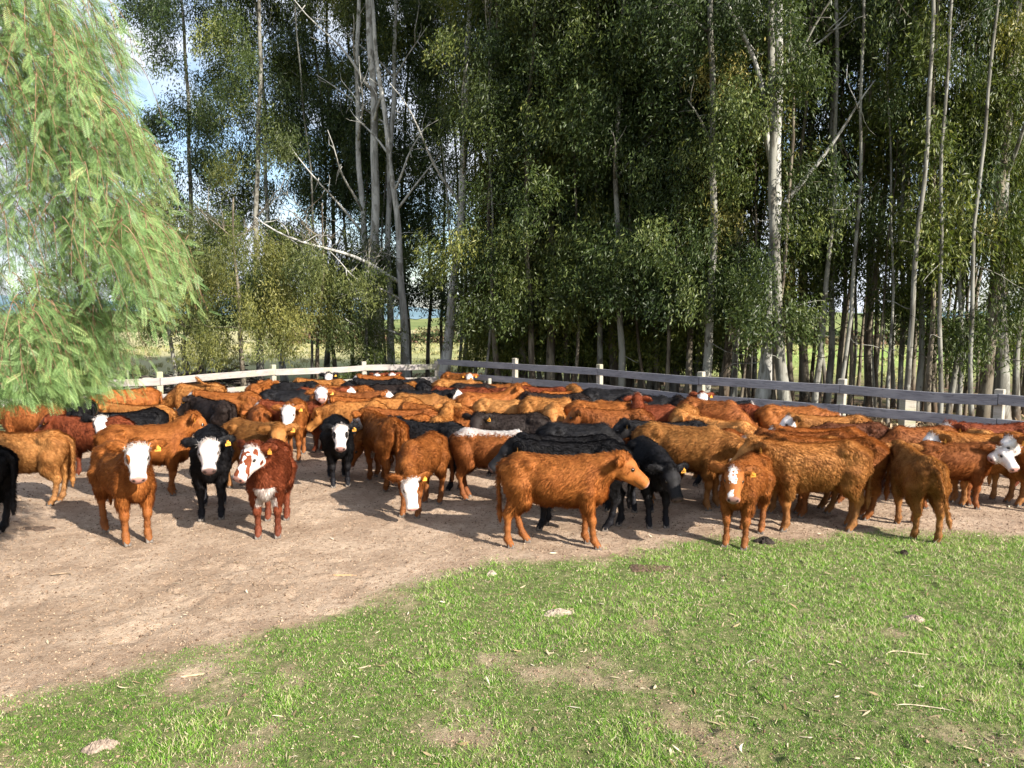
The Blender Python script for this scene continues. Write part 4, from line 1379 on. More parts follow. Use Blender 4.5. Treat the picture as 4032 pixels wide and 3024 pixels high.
CACHE = {}
COLOURS = {
 'orange': (0.285, 0.096, 0.020), 'tan': (0.460, 0.215, 0.064), 'gold': (0.345, 0.148, 0.038), 'red': (0.190, 0.045, 0.015),
 'brown': (0.250, 0.082, 0.020), 'dark': (0.110, 0.036, 0.014), 'black': (0.0105, 0.0100, 0.0115), 'brownblack': (0.020, 0.013, 0.011),
}
def calf(px, mode, py, heading, sc, colour, face, look, style, label, legs=None, tail='hang', number=None, tags=(1,), seed=0, hero=False, nose=None, Y=None, belly=0.0):
    if Y is not None:
        p = at_depth(px, 1600, Y)
    elif mode == 'f':
        p = on_height(px, py, 0.0)
    else:
        p = on_height(px, py, 1.03 * sc)
    x, y = float(p[0]), float(p[1])
    if look == 'cam':
        yaw = math.degrees(math.atan2(-y, -x)) - heading
        yaw = (yaw + 180) % 360 - 180
    else:
        yaw = look
    yaw = max(-82, min(82, yaw))
    near = hero or y < 11.3
    if not near:
        yaw = round(yaw / 27) * 27
        legs = legs or ((0, 0.03, -.05, .04) if seed % 2 else (.05, -.04, .05, -.05))
    else:
        legs = legs or tuple(random.Random(seed + int(px)).uniform(-.09, .09) for _ in range(4))
    key = (round(yaw), style, legs, tail, near)
    if key not in CACHE:
        rng = np.random.default_rng(len(CACHE) * 7 + 5)
        if near:
            CACHE[key] = build_calf(yaw, style, legs, tail, .0155, 40000, rng)
        else:
            CACHE[key] = build_calf(yaw, style, legs, tail, .021, 14000, rng, 1.15)
    body, coat, info = CACHE[key]
    root = props(empty('calf', (x, y, 0), R(heading), sc), label, 'calf', 'calves in the yard')
    rr = random.Random(int(px) * 7 + int(y * 100))
    if not near:
        root.scale = (sc * rr.uniform(.94, 1.05), sc * rr.uniform(.93, 1.06), sc * rr.uniform(.97, 1.03))
    col = np.array(COLOURS[colour]) * rr.uniform(.88, 1.14)
    wf = 1.0 if face in ('white', 'patch', 'blotch', 'patchr', 'patch2') else 0.0
    nose = (0.25 if colour in ('black', 'brownblack') else 0.85) if nose is None else nose
    parts = [obj('body', body, root)]
    if coat: parts.append(obj('coat', coat, root))
    for o in parts:
        o.color = (*[float(c) for c in col], 1)
        o['wf'] = wf
        o['epl'] = 1.0 if face in ('patch', 'patch2') else 0.0
        o['epr'] = 1.0 if face in ('patchr', 'patch2') else 0.0
        o['blotch'] = 1.0 if face == 'blotch' else 0.0
        o['belly'] = float(belly)
        o['bz'] = 1.0 if face == 'blaze' else 0.0
        o['ridge'] = 1.0 if face == 'pied' else 0.0
        o['nose'] = float(nose)
    for e in info['eyes']:
        o = obj('eye', EYE, root)
        o.matrix_local = to_matrix(info['H'], e)
    for (ft, dx) in info['feet']:
        o = obj('hoof', HOOF, root)
        o.location = (float(ft[0]), float(ft[1]), 0.0)
        o.rotation_euler = (0, 0, rr.uniform(-.15, .15))
    H = info['H']
    for s in tags:
        c, E = info['ears'][1 if s > 0 else 0]
        # hangs from the middle of the ear's front side, facing forwards
        fx = H[:, 0] * .75 + H[:, 2] * .65; fx[2] *= .35; fx /= np.linalg.norm(fx)
        fz = np.array((0, 0, 1.0)) + E[0] * rr.uniform(-.15, .15); fz -= fx * fz.dot(fx); fz /= np.linalg.norm(fz)
        fy = np.cross(fz, fx)
        M = np.stack([fx, fy, fz], 1)
        o = obj('ear_tag', TAG, root)
        o.matrix_local = to_matrix(M, c + E[0] * .02 + fx * .022 - fz * .005)
        if number and s == tags[0]:
            o2 = obj('number', number_mesh(number), o)
    return root
# ------------------------------------------------------------------ the herd
# px of the trunk's middle, 'f' feet row / 'b' back row in the photo, row, heading (0 right, 90 away, -90 to the camera),
# scale, coat, face, head turn ('cam' = looks at the camera), head carriage, label, options
HERD = [
 # nearest, left to right
 (-150, 'f', 2108, 178, 1.06, 'black', 'none', 0, 'level', 'black calf cut off by the left edge of the picture, rump and hind legs showing', dict(hero=True)),
 (110, 'f', 1985, 184, 1.0, 'tan', 'none', 0, 'level', 'shaggy light tan calf at far left with its rump beside a pointed-blaze black calf', dict(hero=True)),
 (500, 'f', 2112, -46, 1.06, 'orange', 'patchr', 'cam', 'up', 'front left orange-brown calf with white face and one dark eye patch, facing the camera', dict(hero=True, number='841', legs=(.03, .0, -.04, .05))),
 (838, 'f', 2016, -70, 1.08, 'black', 'white', 'cam', 'level', 'black calf with plain white face standing between the two white-faced brown calves in front', dict(hero=True, number='38')),
 (1072, 'f', 2086, -80, 1.02, 'red', 'blotch', -34, 'up', 'red-brown calf with blotched white face turned to its right and white chest', dict(hero=True, nose=.8, belly=1.0)),
 (1662, 'f', 2006, -106, 0.98, 'orange', 'patch', 38, 'down', 'orange calf with lowered white face, red eye patch and tail swung out', dict(hero=True, tail='side')),
 (2190, 'f', 2148, -4, 1.03, 'orange', 'none', 2, 'level', 'glossy orange-brown calf in full side view at centre front, nose to the right', dict(hero=True, legs=(-.02, .10, .10, -.09), tags=(1,))),
 (2262, 'f', 2078, 178, 1.06, 'black', 'none', 8, 'level', 'large plain black calf directly behind the centre front calf, head to the left', dict(hero=True, legs=(.05, -.03, .08, -.12))),
 (2556, 'f', 2042, -86, 0.98, 'black', 'none', 12, 'low', 'solid black curly-headed calf facing the camera with yellow numbered ear tag', dict(hero=True, number='598', nose=.12)),
 (2930, 'f', 2122, -122, 0.96, 'orange', 'blaze', 'cam', 'level', 'small red-orange calf facing the camera with a ragged white blaze on its forehead', dict(hero=True, nose=.6)),
 (3195, 'f', 2082, 179, 1.06, 'gold', 'none', 4, 'level', 'big shaggy orange calf side-on behind the small blazed calf, rump to the right', dict(hero=True, legs=(.0, -.10, .04, -.05))),
 (3600, 'f', 2092, 78, 0.95, 'gold', 'none', 10, 'level', 'tan-orange calf seen from behind at right front, long tail hanging clear of its leg', dict(hero=True, tail='swing', legs=(-.04, .05, .08, -.06))),
 (3740, 'f', 1996, -3, 0.88, 'brown', 'white', -80, 'level', 'curly brown calf at the right with white face turned to the camera', dict(hero=True)),
 (3868, 'f', 1985, 179, 0.98, 'gold', 'white', 0, 'level', 'light brown calf with white left-facing profile, behind the curly brown one', dict(hero=True)),
 (4190, 'f', 2018, 176, 1.0, 'orange', 'white', 0, 'level', 'orange calf cut off by the right edge of the picture', dict(hero=True)),
 (1010, 'f', 1930, -34, 1.03, 'gold', 'none', 'cam', 'level', 'shaggy golden-brown calf with plain brown face and pink nose looking straight at the camera', dict(hero=True, number='4141')),
 (1515, 'f', 1908, 118, 1.06, 'orange', 'white', 30, 'level', 'long-haired orange-brown calf seen from behind, left of the black calf with lifted head', dict(hero=True, belly=1.0)),
 (1335, 'f', 1900, -73, 1.0, 'black', 'patch2', 'cam', 'level', 'black calf with white blaze and dark eye patches, square to the camera left of centre', dict(hero=True, number='338', nose=.5)),
 (590, 'f', 1952, 22, 1.03, 'orange', 'none', 10, 'up', 'orange calf walking right with its head raised, behind the front left white-faced calf', dict(hero=True, tags=(1, -1))),
 (520, 'b', 1628, -120, 1.0, 'black', 'white', 'cam', 'level', 'black calf with pointed white blaze face looking over the tan calf at the left', dict(hero=True, number='11')),
 (1945, 'f', 1966, -8, 0.98, 'brown', 'pied', -20, 'down', 'pied brown calf with white belly and white ridge of hair along its back', dict(hero=True, belly=1.0)),
 (2690, 'f', 1992, -24, 1.10, 'gold', 'none', -8, 'low', 'large orange-brown calf leaning right behind the curly-headed black calf', dict(hero=True, legs=(.06, -.04, .0, .04))),
 (3290, 'b', 1737, 171, 1.02, 'orange', 'none', 5, 'level', 'orange calf whose rump sticks out to the right behind the big shaggy side-on calf', dict(hero=True)),
 (2255, 'b', 1728, 179, 0.98, 'black', 'none', 5, 'level', 'black calf squeezed behind the large plain black one, only its back and ears showing', {}),
 (3155, 'b', 1735, 180, 0.98, 'gold', 'white', 0, 'level', 'golden calf, first back line above the big shaggy side-on calf at the right', {}),
 # second line
 (370, 'b', 1646, 178, 1.0, 'red', 'none', 0, 'level', 'dark red calf with plain red head in left profile, above the tan back', {}),
 (560, 'b', 1598, 172, 1.0, 'gold', 'none', 0, 'level', 'golden calf with tail curled on its rump, behind the pointed-blaze black calf', {}),
 (120, 'b', 1592, 176, 1.0, 'brown', 'none', 0, 'low', 'dark brown calf at the left edge under the hanging pepper leaves', {}),
 (268, 'b', 1572, 166, 1.0, 'black', 'none', 0, 'level', 'black calf with orange tag partly veiled by the pepper tree fronds', {}),
 (508, 'b', 1540, -150, 1.0, 'orange', 'none', 20, 'low', 'orange calf with squared rump just below the left corner post', {}),
 (775, 'b', 1522, 178, 1.05, 'gold', 'none', 0, 'down', 'golden calf with tail flicked up over its back beside the pale fence', dict(tail='up')),
 (838, 'b', 1576, 140, 1.04, 'brownblack', 'none', 20, 'level', 'brownish-black calf seen from behind with hanging tail, left of centre', dict(hero=False)),
 (905, 'b', 1550, 180, 1.0, 'orange', 'white', 0, 'level', 'orange calf with white-marked head hidden behind the brownish-black rump', {}),
 (1022, 'b', 1516, 88, .97, 'orange', 'none', 0, 'level', 'small orange calf with pointed back end-on near the second left fence post', {}),
 (1022, 'b', 1604, 112, .98, 'brown', 'none', 20, 'low', 'round-rumped brown calf facing away behind the golden plain-faced one', {}),
 (1130, 'b', 1537, 4, 1.0, 'black', 'none', 0, 'low', 'black calf with dusty back facing right, tail toward the left', {}),
 (1168, 'b', 1506, 182, 1.0, 'black', 'none', 0, 'low', 'black calf with greenish hip patch close to the pale fence', {}),
 (1278, 'b', 1498, 180, 1.0, 'gold', 'none', 0, 'level', 'golden calf with yellow tag looking left along the pale fence', dict(tags=(1, -1))),
 (1300, 'b', 1488, -80, .97, 'black', 'white', 0, 'up', 'black calf against the pale fence with only its arched white poll visible', {}),
 (1378, 'b', 1504, 95, 1.0, 'black', 'white', 0, 'low', 'black calf with white spot tucked behind the golden yellow-tagged calf', {}),
 (1510, 'b', 1487, 180, 1.0, 'orange', 'white', 0, 'level', 'orange calf with white muzzle looking left at the back of the yard', {}),
 (1504, 'b', 1482, -95, .93, 'red', 'white', 0, 'up', 'white-polled red calf, left one of two peeping over the backmost orange calf', {}),
 (1556, 'b', 1480, -90, .93, 'red', 'white', 0, 'up', 'white-polled red calf, right one of two peeping over the backmost orange calf', {}),
 (1372, 'b', 1529, 180, .98, 'orange', 'none', 0, 'level', 'orange calf with neat round rump left of the black eye-patched one', {}),
 (1262, 'b', 1538, 2, .97, 'red', 'white', -20, 'level', 'reddish calf whose slanting white face shows behind the round-rumped orange calf', {}),
 (1390, 'b', 1552, -2, 1.0, 'brown', 'white', 0, 'level', 'long red-brown calf facing right with white face beside the golden backs', {}),
 (1440, 'b', 1574, 180, 1.0, 'orange', 'white', 0, 'level', 'orange calf with upturned white face in profile to the left', {}),
 (1398, 'b', 1592, 178, 1.0, 'gold', 'none', 0, 'low', 'golden calf with its ear against the white throat of the head-raised calf', {}),
 (1262, 'b', 1560, -74, 1.04, 'orange', 'white', 'cam', 'high', 'orange calf holding its white face up over the black eye-patched calf', {}),
 (1160, 'f', 1806, -80, 1.06, 'orange', 'white', 'cam', 'level', 'broad orange calf with lowered curly white forehead behind the pink-nosed calf', {}),
 (1165, 'b', 1586, 180, .98, 'red', 'white', 0, 'level', 'dark red calf with small white face showing left of the broad orange calf', {}),
 (1570, 'b', 1645, 180, .98, 'orange', 'none', 60, 'down', 'orange-brown calf with lowered head tucked behind the long-haired rear view calf', {}),
 (1690, 'b', 1672, 158, 1.0, 'black', 'white', 0, 'level', 'black calf facing away left, behind the orange calf with lowered white face', {}),
 (1738, 'b', 1640, 84, .96, 'gold', 'none', 0, 'up', 'golden calf seen from behind with two upright ears, beyond the black back', {}),
 (1602, 'b', 1618, 180, 1.0, 'brown', 'white', 0, 'level', 'smooth brown long-backed calf with white muzzle facing left in the middle', {}),
 (1738, 'b', 1606, 165, 1.0, 'orange', 'none', 0, 'level', 'curly orange calf with long tail hanging beside the plain black face', {}),
 (1545, 'b', 1576, 180, 1.0, 'gold', 'none', 0, 'low', 'golden curly-coated calf facing left behind the smooth brown back', {}),
 (1650, 'b', 1560, -2, 1.0, 'gold', 'none', 0, 'low', 'golden calf with bushy back ending at the white-faced black profile', {}),
 (1665, 'b', 1541, -6, 1.0, 'black', 'patch', 0, 'level', 'long black calf with white face and black eye in profile to the right', {}),
 (1535, 'b', 1516, 172, 1.0, 'brownblack', 'patch', 0, 'low', 'brownish-black calf with white face and eye patch dipping to the left', {}),
 (1500, 'b', 1502, 180, .98, 'black', 'white', 0, 'level', 'black calf with small white front edge behind the dipping white face', {}),
 (1600, 'b', 1499, 180, .98, 'black', 'none', 0, 'low', 'black calf with arched back below the pale fence corner', {}),
 (1665, 'b', 1514, 100, .98, 'black', 'none', 0, 'low', 'black calf seen from behind with curled tail near the fence corner', {}),
 (1614, 'b', 1514, 88, .96, 'gold', 'none', 0, 'low', 'golden calf end-on like a small peak among the black backs', {}),
 (1835, 'b', 1536, 180, 1.0, 'red', 'none', 0, 'level', 'deep red calf with rough dark head at the left, right of the black rumps', {}),
 (1800, 'b', 1500, -2, 1.0, 'gold', 'none', 0, 'low', 'light golden calf facing right below the brown-and-white face', {}),
 (1862, 'b', 1520, 2, .97, 'brownblack', 'none', 0, 'low', 'low black back showing as a dark strip between golden calves', {}),
 (1800, 'b', 1477, -35, .95, 'orange', 'blotch', 'cam', 'level', 'orange calf with brown-and-white face looking out from the dark fence', dict(tags=(1, -1))),
 (1955, 'b', 1514, -4, 1.0, 'orange', 'none', 0, 'level', 'orange calf with smooth brown head in profile to the right near the round stake', {}),
 (1905, 'b', 1530, -12, .97, 'red', 'blotch', -40, 'level', 'red calf with white-splashed forehead below the smooth brown profile', {}),
 (1918, 'b', 1554, 14, 1.02, 'orange', 'none', 0, 'up', 'sleek orange calf with long hanging tail, head turned away right', {}),
 (1975, 'b', 1577, -18, .97, 'tan', 'none', 0, 'graze', 'round tan calf with mottled back and head hidden low, behind the plain black face', {}),
 (2020, 'b', 1640, 178, 1.0, 'brownblack', 'none', 'cam', 'level', 'plain brownish-black calf with black face to the camera, centre of the herd', dict(number='20', nose=.15)),
 (2165, 'b', 1580, -14, 1.02, 'gold', 'none', 0, 'graze', 'golden calf sloping down to the right with its head out of sight', {}),
 (2180, 'b', 1604, -96, 1.0, 'tan', 'white', 0, 'graze', 'pale tan calf end-on with white patch low on its head', {}),
 (2205, 'b', 1558, 178, 1.0, 'brownblack', 'none', 0, 'level', 'long brownish-black back with a sunlit rim, right of the brown heads', {}),
 (2073, 'b', 1521, 88, .98, 'brown', 'none', 0, 'low', 'brown calf seen end-on beside the brown profile near the dark fence', {}),
 (2148, 'b', 1532, 168, .96, 'red', 'none', 0, 'level', 'rough dark red calf with yellow tag under the dark fence', {}),
 (2200, 'b', 1543, 180, .96, 'orange', 'none', 0, 'low', 'orange calf with low back in front of the peaked one by the dark fence', {}),
 (2264, 'b', 1530, -88, 1.0, 'gold', 'none', 0, 'low', 'golden calf end-on with sharp sunlit backbone under the dark fence rail', {}),
 (2405, 'b', 1544, -4, 1.04, 'black', 'none', 0, 'low', 'black calf with high rump against the dark fence, right of the sharp backbone', {}),
 (2545, 'b', 1562, -14, 1.0, 'black', 'white', 0, 'low', 'black calf with drooping white face and white ear near the third dark fence post', {}),
 (2520, 'b', 1618, 86, .98, 'red', 'white', -12, 'high', 'dark red calf facing away with a curly white head raised above the backs', {}),
 (2435, 'b', 1584, -4, .97, 'orange', 'none', 0, 'low', 'orange calf behind the one that rests its head, left of the curly white head', {}),
 (2362, 'b', 1590, -10, 1.04, 'orange', 'none', 0, 'low', 'orange calf with upright rump, just right of the pale tan end-on calf', {}),
 (2430, 'b', 1624, 176, 1.0, 'brown', 'none', 10, 'level', 'sleek red-brown calf with dark head turned left and white-and-orange tag', {}),
 (2640, 'b', 1668, 180, .98, 'black', 'none', 0, 'level', 'black calf with tousled head to the left above the large leaning orange calf', {}),
 (2285, 'b', 1673, -3, 1.0, 'black', 'white', -78, 'down', 'black calf with round white forehead turned to the camera, behind the narrow black back', {}),
 (2760, 'b', 1705, 178, 1.0, 'brown', 'white', 0, 'level', 'brown calf with straw on its back, just beyond the large leaning orange calf', {}),
 (2565, 'b', 1606, -10, .97, 'red', 'none', -20, 'low', 'red calf with fuzzy neck below the drooping white face', {}),
 (2690, 'b', 1618, -112, 1.0, 'gold', 'white', -20, 'down', 'golden peaked calf with round white forehead lowered, red ears', {}),
 (2805, 'b', 1590, -34, 1.06, 'brown', 'none', 0, 'down', 'shaggy brown calf with sloping back and brown face lowered to the right', {}),
 (2872, 'b', 1598, 168, 1.0, 'red', 'none', 0, 'low', 'red-brown calf with tail to the right in front of the white-faced black profile', {}),
 (2815, 'b', 1588, 0, .98, 'black', 'white', 0, 'level', 'black calf whose white profile sticks out right against the dark fence', {}),
 (2675, 'b', 1572, 84, .97, 'brownblack', 'none', 0, 'low', 'dark brown-black calf end-on beneath the third dark fence post', {}),
 (2748, 'b', 1568, -95, .92, 'red', 'white', 0, 'up', 'red-eared calf with white poll peeping over the shaggy brown back at the fence post', {}),
 (2842, 'b', 1664, 128, .98, 'tan', 'none', 20, 'level', 'tan calf with peaked rump facing away, left of the lowered brown face', {}),
 (3195, 'b', 1712, 180, .98, 'brown', 'none', 0, 'level', 'curly brown calf, second back line above the big shaggy side-on calf', {}),
 (3245, 'b', 1697, 180, .98, 'orange', 'white', 0, 'level', 'orange calf with long white face pointing down left, third back line at the right', {}),
 (3345, 'b', 1680, 178, .97, 'dark', 'none', 0, 'low', 'dark mahogany calf with thin tail on its rump, right of centre', {}),
 (3285, 'b', 1640, 180, 1.0, 'gold', 'white', 0, 'level', 'light golden calf with white face left, below the second last fence post', {}),
 (3120, 'b', 1606, -3, 1.0, 'orange', 'white', 0, 'low', 'fluffy orange calf along the dark fence with squared left rump', {}),
 (3622, 'b', 1682, 179, 1.0, 'brown', 'none', 0, 'down', 'dark orange calf with its neck lowered to the left, alone near the dark fence', {}),
 (3925, 'b', 1676, 180, 1.0, 'red', 'white', 0, 'level', 'red-brown calf with white muzzle facing left at the far right by the fence', {}),
 (3830, 'b', 1696, 84, .95, 'tan', 'none', 0, 'low', 'tan calf end-on like a small peak before the far right red-brown calf', {}),
]
PL = []
for k, t in enumerate(HERD):
    px, mode, py, hd, sc, colr, face, look, style, label, kw = t
    PL.append(calf(px, mode, py, hd, sc, colr, face, look, style, label, seed=k, **kw))
# ------------------------------------------------------------------ grass
def grass():
    rng = np.random.default_rng(31)
    n = 1050000
    y = 2.8 + (rng.random(n) ** 1.2) * 7.2
    x = rng.uniform(-1, 1, n) * (y * .74 + 1.8)
    d = grassiness(x, y)
    keep = rng.random(n) < np.clip(d, 0, 1) ** 1.2 * np.where(y < 7, 1, .8) * (.30 + .70 * sstep(.35, .6, vnoise(x, y, .07, 15)))
    x, y, d = x[keep], y[keep], d[keep]
    # strips of ground near the fence and a few tufts on the dirt
    m = 60000
    x2 = rng.uniform(-11, 14, m); y2 = fence_y(x2) + rng.uniform(-1.0, 4.0, m)
    d2 = grassiness(x2, y2)
    k2 = rng.random(m) < d2 ** 1.5
    nn = len(x)
    x = np.concatenate([x, x2[k2]]); y = np.concatenate([y, y2[k2]]); d = np.concatenate([d, d2[k2]])
    n = len(x)
    farf = np.where(np.arange(n) >= nn, 2.0, 1.0)
    z = ground_z(x, y) - .003
    lush = fbm(x, y, .5, 13, 3) + .15 * np.clip(x / 4, -1, 1)
    h = (.010 + .023 * rng.random(n) * (.5 + 1.1 * sstep(.38, .72, lush))) * (.6 + .4 * d) * farf * (1 + .8 * (rng.random(n) < .03))
    az = rng.uniform(0, 6.283, n)
    ln = rng.uniform(.2, 1.3, n)
    tip = np.stack([x + np.cos(az) * h * ln, y + np.sin(az) * h * ln, z + h], 1)
    wa = rng.uniform(0, 6.283, n); w = rng.uniform(.0013, .0026, n) * (1 + y / 9) * farf
    sx, sy = np.cos(wa) * w, np.sin(wa) * w
    b0 = np.stack([x - sx, y - sy, z], 1); b1 = np.stack([x + sx, y + sy, z], 1)
    V = np.stack([b0, b1, tip], 1).reshape(-1, 3)
    rn = np.clip(.15 + .62 * lush + rng.normal(0, .16, n) + (rng.random(n) < .20) * .6, 0, 1)
    q = NT("grass_blade")
    c = q.ramp(q.attr('rn'), (0.0, (0.06, 0.13, 0.018)), (0.42, (0.125, 0.27, 0.030)), (0.68, (0.225, 0.41, 0.050)), (.82, (0.34, 0.44, 0.11)), (0.92, (0.55, 0.47, 0.28)), (1.0, (0.62, 0.54, 0.36)))
    dd = q.principled(c, .55, .25)
    tr = q.n('ShaderNodeBsdfTranslucent'); q.put(tr.inputs[0], c)
    ms = q.n('ShaderNodeMixShader'); ms.inputs[0].default_value = .3
    q.t.links.new(dd, ms.inputs[1]); q.t.links.new(tr.outputs[0], ms.inputs[2])
    me = mesh_np('grass', V, np.arange(n * 3).reshape(-1, 3), {'rn': np.repeat(rn, 3)}, False, (q.done(ms.outputs[0]),))
    props(obj('grass', me), 'short patchy green grass in the foreground', 'grass', kind='stuff')
grass()

# ------------------------------------------------------------------ crumbs, chips and dead leaves on the yard floor
def debris():
    rng = np.random.default_rng(32)
    n = 48000
    y = 4.0 + rng.random(n) ** 1.2 * 12; x = rng.uniform(-1, 1, n) * (y * .74 + .3)
    k = rng.random(n) < (1 - .75 * grassiness(x, y)); x, y = x[k], y[k]; n = len(x)
    s = rng.uniform(.003, .009, n) * (1 + .5 * (rng.random(n) < .06)) * (1 + y / 25)
    z = ground_z(x, y) + s * .2
    base = np.array([(1, 0, 0), (0, 1, 0), (-1, 0, 0), (0, -1, 0), (0, 0, .8), (0, 0, -.6)])
    tri = np.array([(0, 1, 4), (1, 2, 4), (2, 3, 4), (3, 0, 4), (1, 0, 5), (2, 1, 5), (3, 2, 5), (0, 3, 5)])
    V = base[None] * s[:, None, None] * rng.uniform(.5, 1.5, (n, 6, 1))
    a = rng.uniform(0, 6.28, n); ca, sa = np.cos(a)[:, None], np.sin(a)[:, None]
    V = np.stack([V[..., 0] * ca - V[..., 1] * sa + x[:, None], V[..., 0] * sa + V[..., 1] * ca + y[:, None], V[..., 2] + z[:, None]], -1)
    F = (tri[None] + (np.arange(n) * 6)[:, None, None]).reshape(-1, 3)
    q = NT("soil_crumb")
    c = q.ramp(q.attr('rn'), (0, (0.09, 0.055, 0.036)), (.4, (0.22, 0.15, 0.10)), (.75, (0.30, 0.21, 0.145)), (1, (0.40, 0.30, 0.21)))
    me = mesh_np('soil_crumbs', V.reshape(-1, 3), F, {'rn': np.repeat(rng.random(n), 6)}, False, (q.done(q.principled(c, .95, .1)),))
    props(obj('soil_crumbs', me), 'crumbs of trodden soil and dung on the yard floor', 'soil', kind='stuff')

    def flakes(name, n, y0, y1, pw, L, W, curl, cols, label, cat, bias):
        y = y0 + rng.random(n) ** pw * (y1 - y0); x = rng.uniform(-1, 1, n) * (y * .74 + .3)
        k = rng.random(n) < bias(x, y); x, y = x[k], y[k]; n = len(x)
        L_ = rng.uniform(*L, n); W_ = rng.uniform(*W, n)
        az = rng.uniform(0, 6.283, n); tl = rng.normal(0, .22, n); cv = rng.normal(0, .3, n); rl = rng.normal(0, .5, n)
        g0 = ground_z(x, y)
        rows = []
        for t, ww in ((0, .06), (.25, .75), (.5, 1), (.75, .7), (1, .05)):
            u = (t - .5) * L_
            bend = cv * L_ * (t - .5) ** 2 * 1.6
            for sd_ in (-1, 1):
                lx, ly = u, bend + sd_ * W_ * ww * .5
                lz = .006 + np.abs(tl) * .3 * L_ + u * tl + curl * W_ * abs(sd_) * .15 + sd_ * W_ * ww * .5 * rl * .6
                rows.append(np.stack([x + lx * np.cos(az) - ly * np.sin(az), y + lx * np.sin(az) + ly * np.cos(az), g0 + np.maximum(lz, .002)], 1))
        V = np.stack(rows, 1)
        f0 = np.array([[0, 1, 3, 2], [2, 3, 5, 4], [4, 5, 7, 6], [6, 7, 9, 8]])
        F = (f0[None] + (np.arange(n) * 10)[:, None, None]).reshape(-1, 4)
        q = NT(name + "_surface")
        c = q.ramp(q.attr('rn'), *cols)
        me = mesh_np(name, V.reshape(-1, 3), F, {'rn': np.repeat(rng.random(n), 10)}, True, (q.done(q.principled(c, .6, .3)),))
        props(obj(name, me), label, cat, kind='stuff')
    flakes('straw_chips', 15000, 4.0, 20, 1.25, (.012, .055), (.003, .009), .5,
           ((0, (0.10, 0.065, 0.04)), (.4, (0.30, 0.21, 0.14)), (.75, (0.44, 0.35, 0.24)), (1, (0.62, 0.53, 0.39))),
           'chips of straw, bark and dry leaf trodden into the dirt', 'straw', lambda x, y: .95 - .45 * grassiness(x, y))
    flakes('fallen_leaves', 1100, 4.0, 11, 1.1, (.035, .10), (.007, .020), 1.0,
           ((0, (0.15, 0.09, 0.045)), (.35, (0.34, 0.25, 0.14)), (.75, (0.50, 0.42, 0.28)), (1, (0.68, 0.62, 0.48))),
           'pale dry eucalyptus leaves scattered on the grass and dirt', 'leaves', lambda x, y: .25 + .6 * sstep(-3, 2, x) * sstep(-.5, .8, np.interp(x, BX, BY) - y + 1.0))
debris()

# ------------------------------------------------------------------ single things lying about
def stick(name, px, py, L, r, az, colr, label, bend=.1, cat='stick', flat=False):
    p = on_height(px, py, 0); rng = np.random.default_rng(int(px))
    g = Geo()
    d = np.array((math.cos(az), math.sin(az), 0)) * L / 2
    path = limb_path(-d, d, rng, 12, bend); path[:, 2] = r * .9 + .008
    path[:, 1] += bend * L * np.sin(np.linspace(0, math.pi, 12)) * .6
    g.tube(path, r * np.array([.35, .8, 1, .9, 1, 1.15, .95, 1, .8, .75, .5, .2]), 7, .5)
    q = NT(name + "_bark")
    c = q.ramp(q.noise(25, 3, .6, q.coord()), (.35, tuple(v * .55 for v in colr)), (.6, colr))
    o = obj(name, g.mesh(name, (q.done(q.principled(c, .75, .2)),)))
    o.location = (p[0], p[1], float(ground_z(p[0], p[1])))
    props(o, label, cat)
stick('bark_strip', 1328, 2268, .40, .009, .02, (0.62, 0.36, 0.18), 'long pale orange bark strip lying on the bare dirt in front of the herd')
stick('stick', 232, 2270, .21, .010, -.12, (0.30, 0.22, 0.15), 'short curved brown stick on the bare dirt at the left', .3)
stick('stick', 770, 2652, .26, .008, .25, (0.58, 0.44, 0.28), 'straight straw-coloured stick at the edge between dirt and grass', .05)
stick('twig', 3560, 2590, .30, .004, .05, (0.62, 0.52, 0.36), 'thin pale twig lying in the grass at the right, upper of two', .35)
stick('twig', 3640, 2800, .36, .004, -.3, (0.60, 0.50, 0.36), 'thin pale forked twig lying in the grass at the lower right', .4)

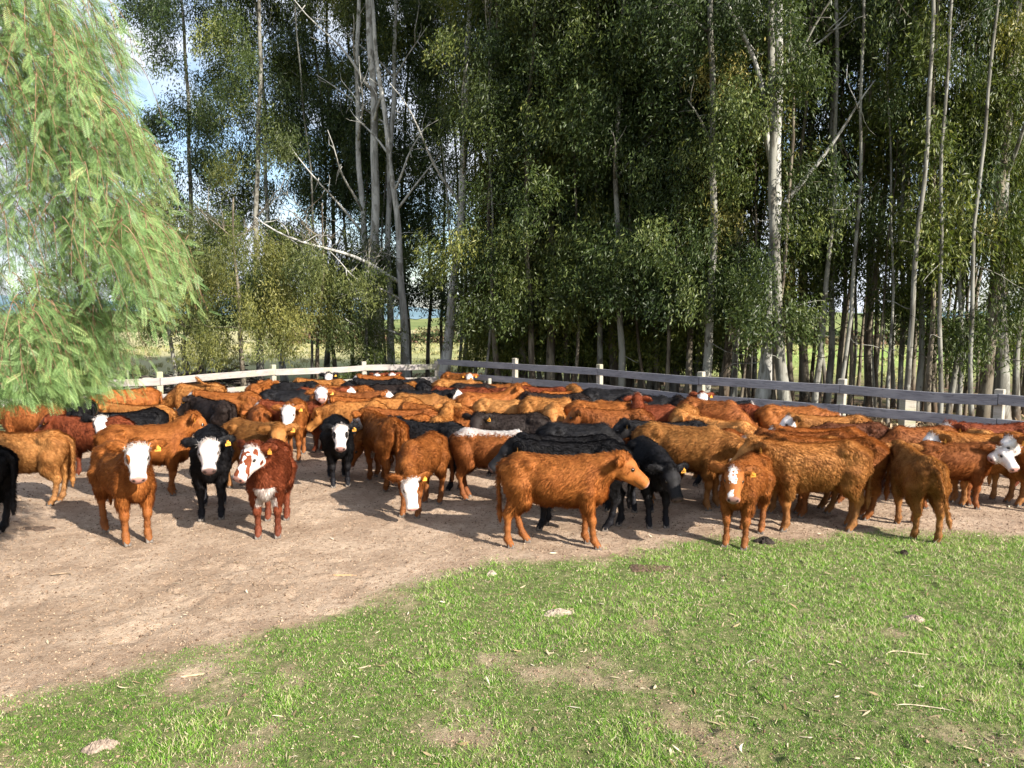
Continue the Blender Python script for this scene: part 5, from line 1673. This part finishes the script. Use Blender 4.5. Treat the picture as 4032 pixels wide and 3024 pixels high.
def pat(name, px, py, r, colr, label, cat, seed, hgt=.03):
    """irregular crumbly heap"""
    p = on_height(px, py, 0); rng = np.random.default_rng(seed)
    nr, na = 12, 40
    V = [(0, 0, hgt)]
    ph = rng.uniform(0, 6.28, 5)
    for i in range(1, nr + 1):
        for j in range(na):
            a = 2 * math.pi * j / na; t = i / nr
            rr = r * t * (1 + .22 * math.sin(2 * a + ph[0]) + .12 * math.sin(5 * a + ph[1]) + .07 * math.sin(9 * a + ph[2]))
            z = hgt * (1 - t ** 2) * (.55 + .9 * rng.random()) - (.012 if i == nr else 0)
            V.append((rr * math.cos(a) * 1.25, rr * math.sin(a) * .85, z))
    F3 = [(0, 1 + j, 1 + (j + 1) % na) for j in range(na)]
    F4 = [(1 + i * na + j, 1 + (i + 1) * na + j, 1 + (i + 1) * na + (j + 1) % na, 1 + i * na + (j + 1) % na) for i in range(nr - 1) for j in range(na)]
    q = NT(name + "_crust")
    n_ = q.noise(30, 5, .7, q.coord())
    c = q.ramp(n_, (.35, tuple(v * .45 for v in colr)), (.6, colr), (.8, tuple(min(1, v * 1.4) for v in colr)))
    o = obj(name, mesh_np(name, V, [np.array(F3), np.array(F4)], None, False, (q.done(q.principled(c, .9, .15, q.bump(n_, .8, .02))),)))
    o.location = (p[0], p[1], float(ground_z(p[0], p[1])) + .004)
    props(o, label, cat)
pat('dung_pat', 3010, 2137, .085, (0.045, 0.035, 0.03), 'fresh dark dung pile just right of the small blazed calf', 'dung', 1, .05)
pat('dung_pat', 2560, 2240, .17, (0.13, 0.085, 0.06), 'flat dark brown dung patch where dirt meets grass in the centre', 'dung', 2, .012)
pat('dung_pat', 2195, 2415, .10, (0.42, 0.34, 0.27), 'dry pale dung crust on the grass below the centre front calf', 'dung', 3)
pat('dung_pat', 395, 2945, .075, (0.36, 0.28, 0.22), 'dry pinkish dung lump in the grass at the lower left', 'dung', 4, .035)
pat('dung_pat', 3560, 2183, .05, (0.06, 0.045, 0.035), 'small dark dung pile at the upper edge of the grass on the right', 'dung', 5, .035)
pat('dung_pat', 3600, 2440, .07, (0.40, 0.31, 0.24), 'small brown dung crust in the grass on the right', 'dung', 6)
pat('dung_pat', 680, 2330, .07, (0.30, 0.22, 0.16), 'crumbled brown dung heap on the dirt at the left', 'dung', 7, .03)
pat('dung_pat', 150, 2080, .15, (0.14, 0.095, 0.07), 'dark flattened dung patch near the left edge of the yard', 'dung', 8, .012)
pat('dung_pat', 1935, 2262, .05, (0.50, 0.41, 0.33), 'small dry tan dung lump at the left tip of the grass', 'dung', 9, .03)
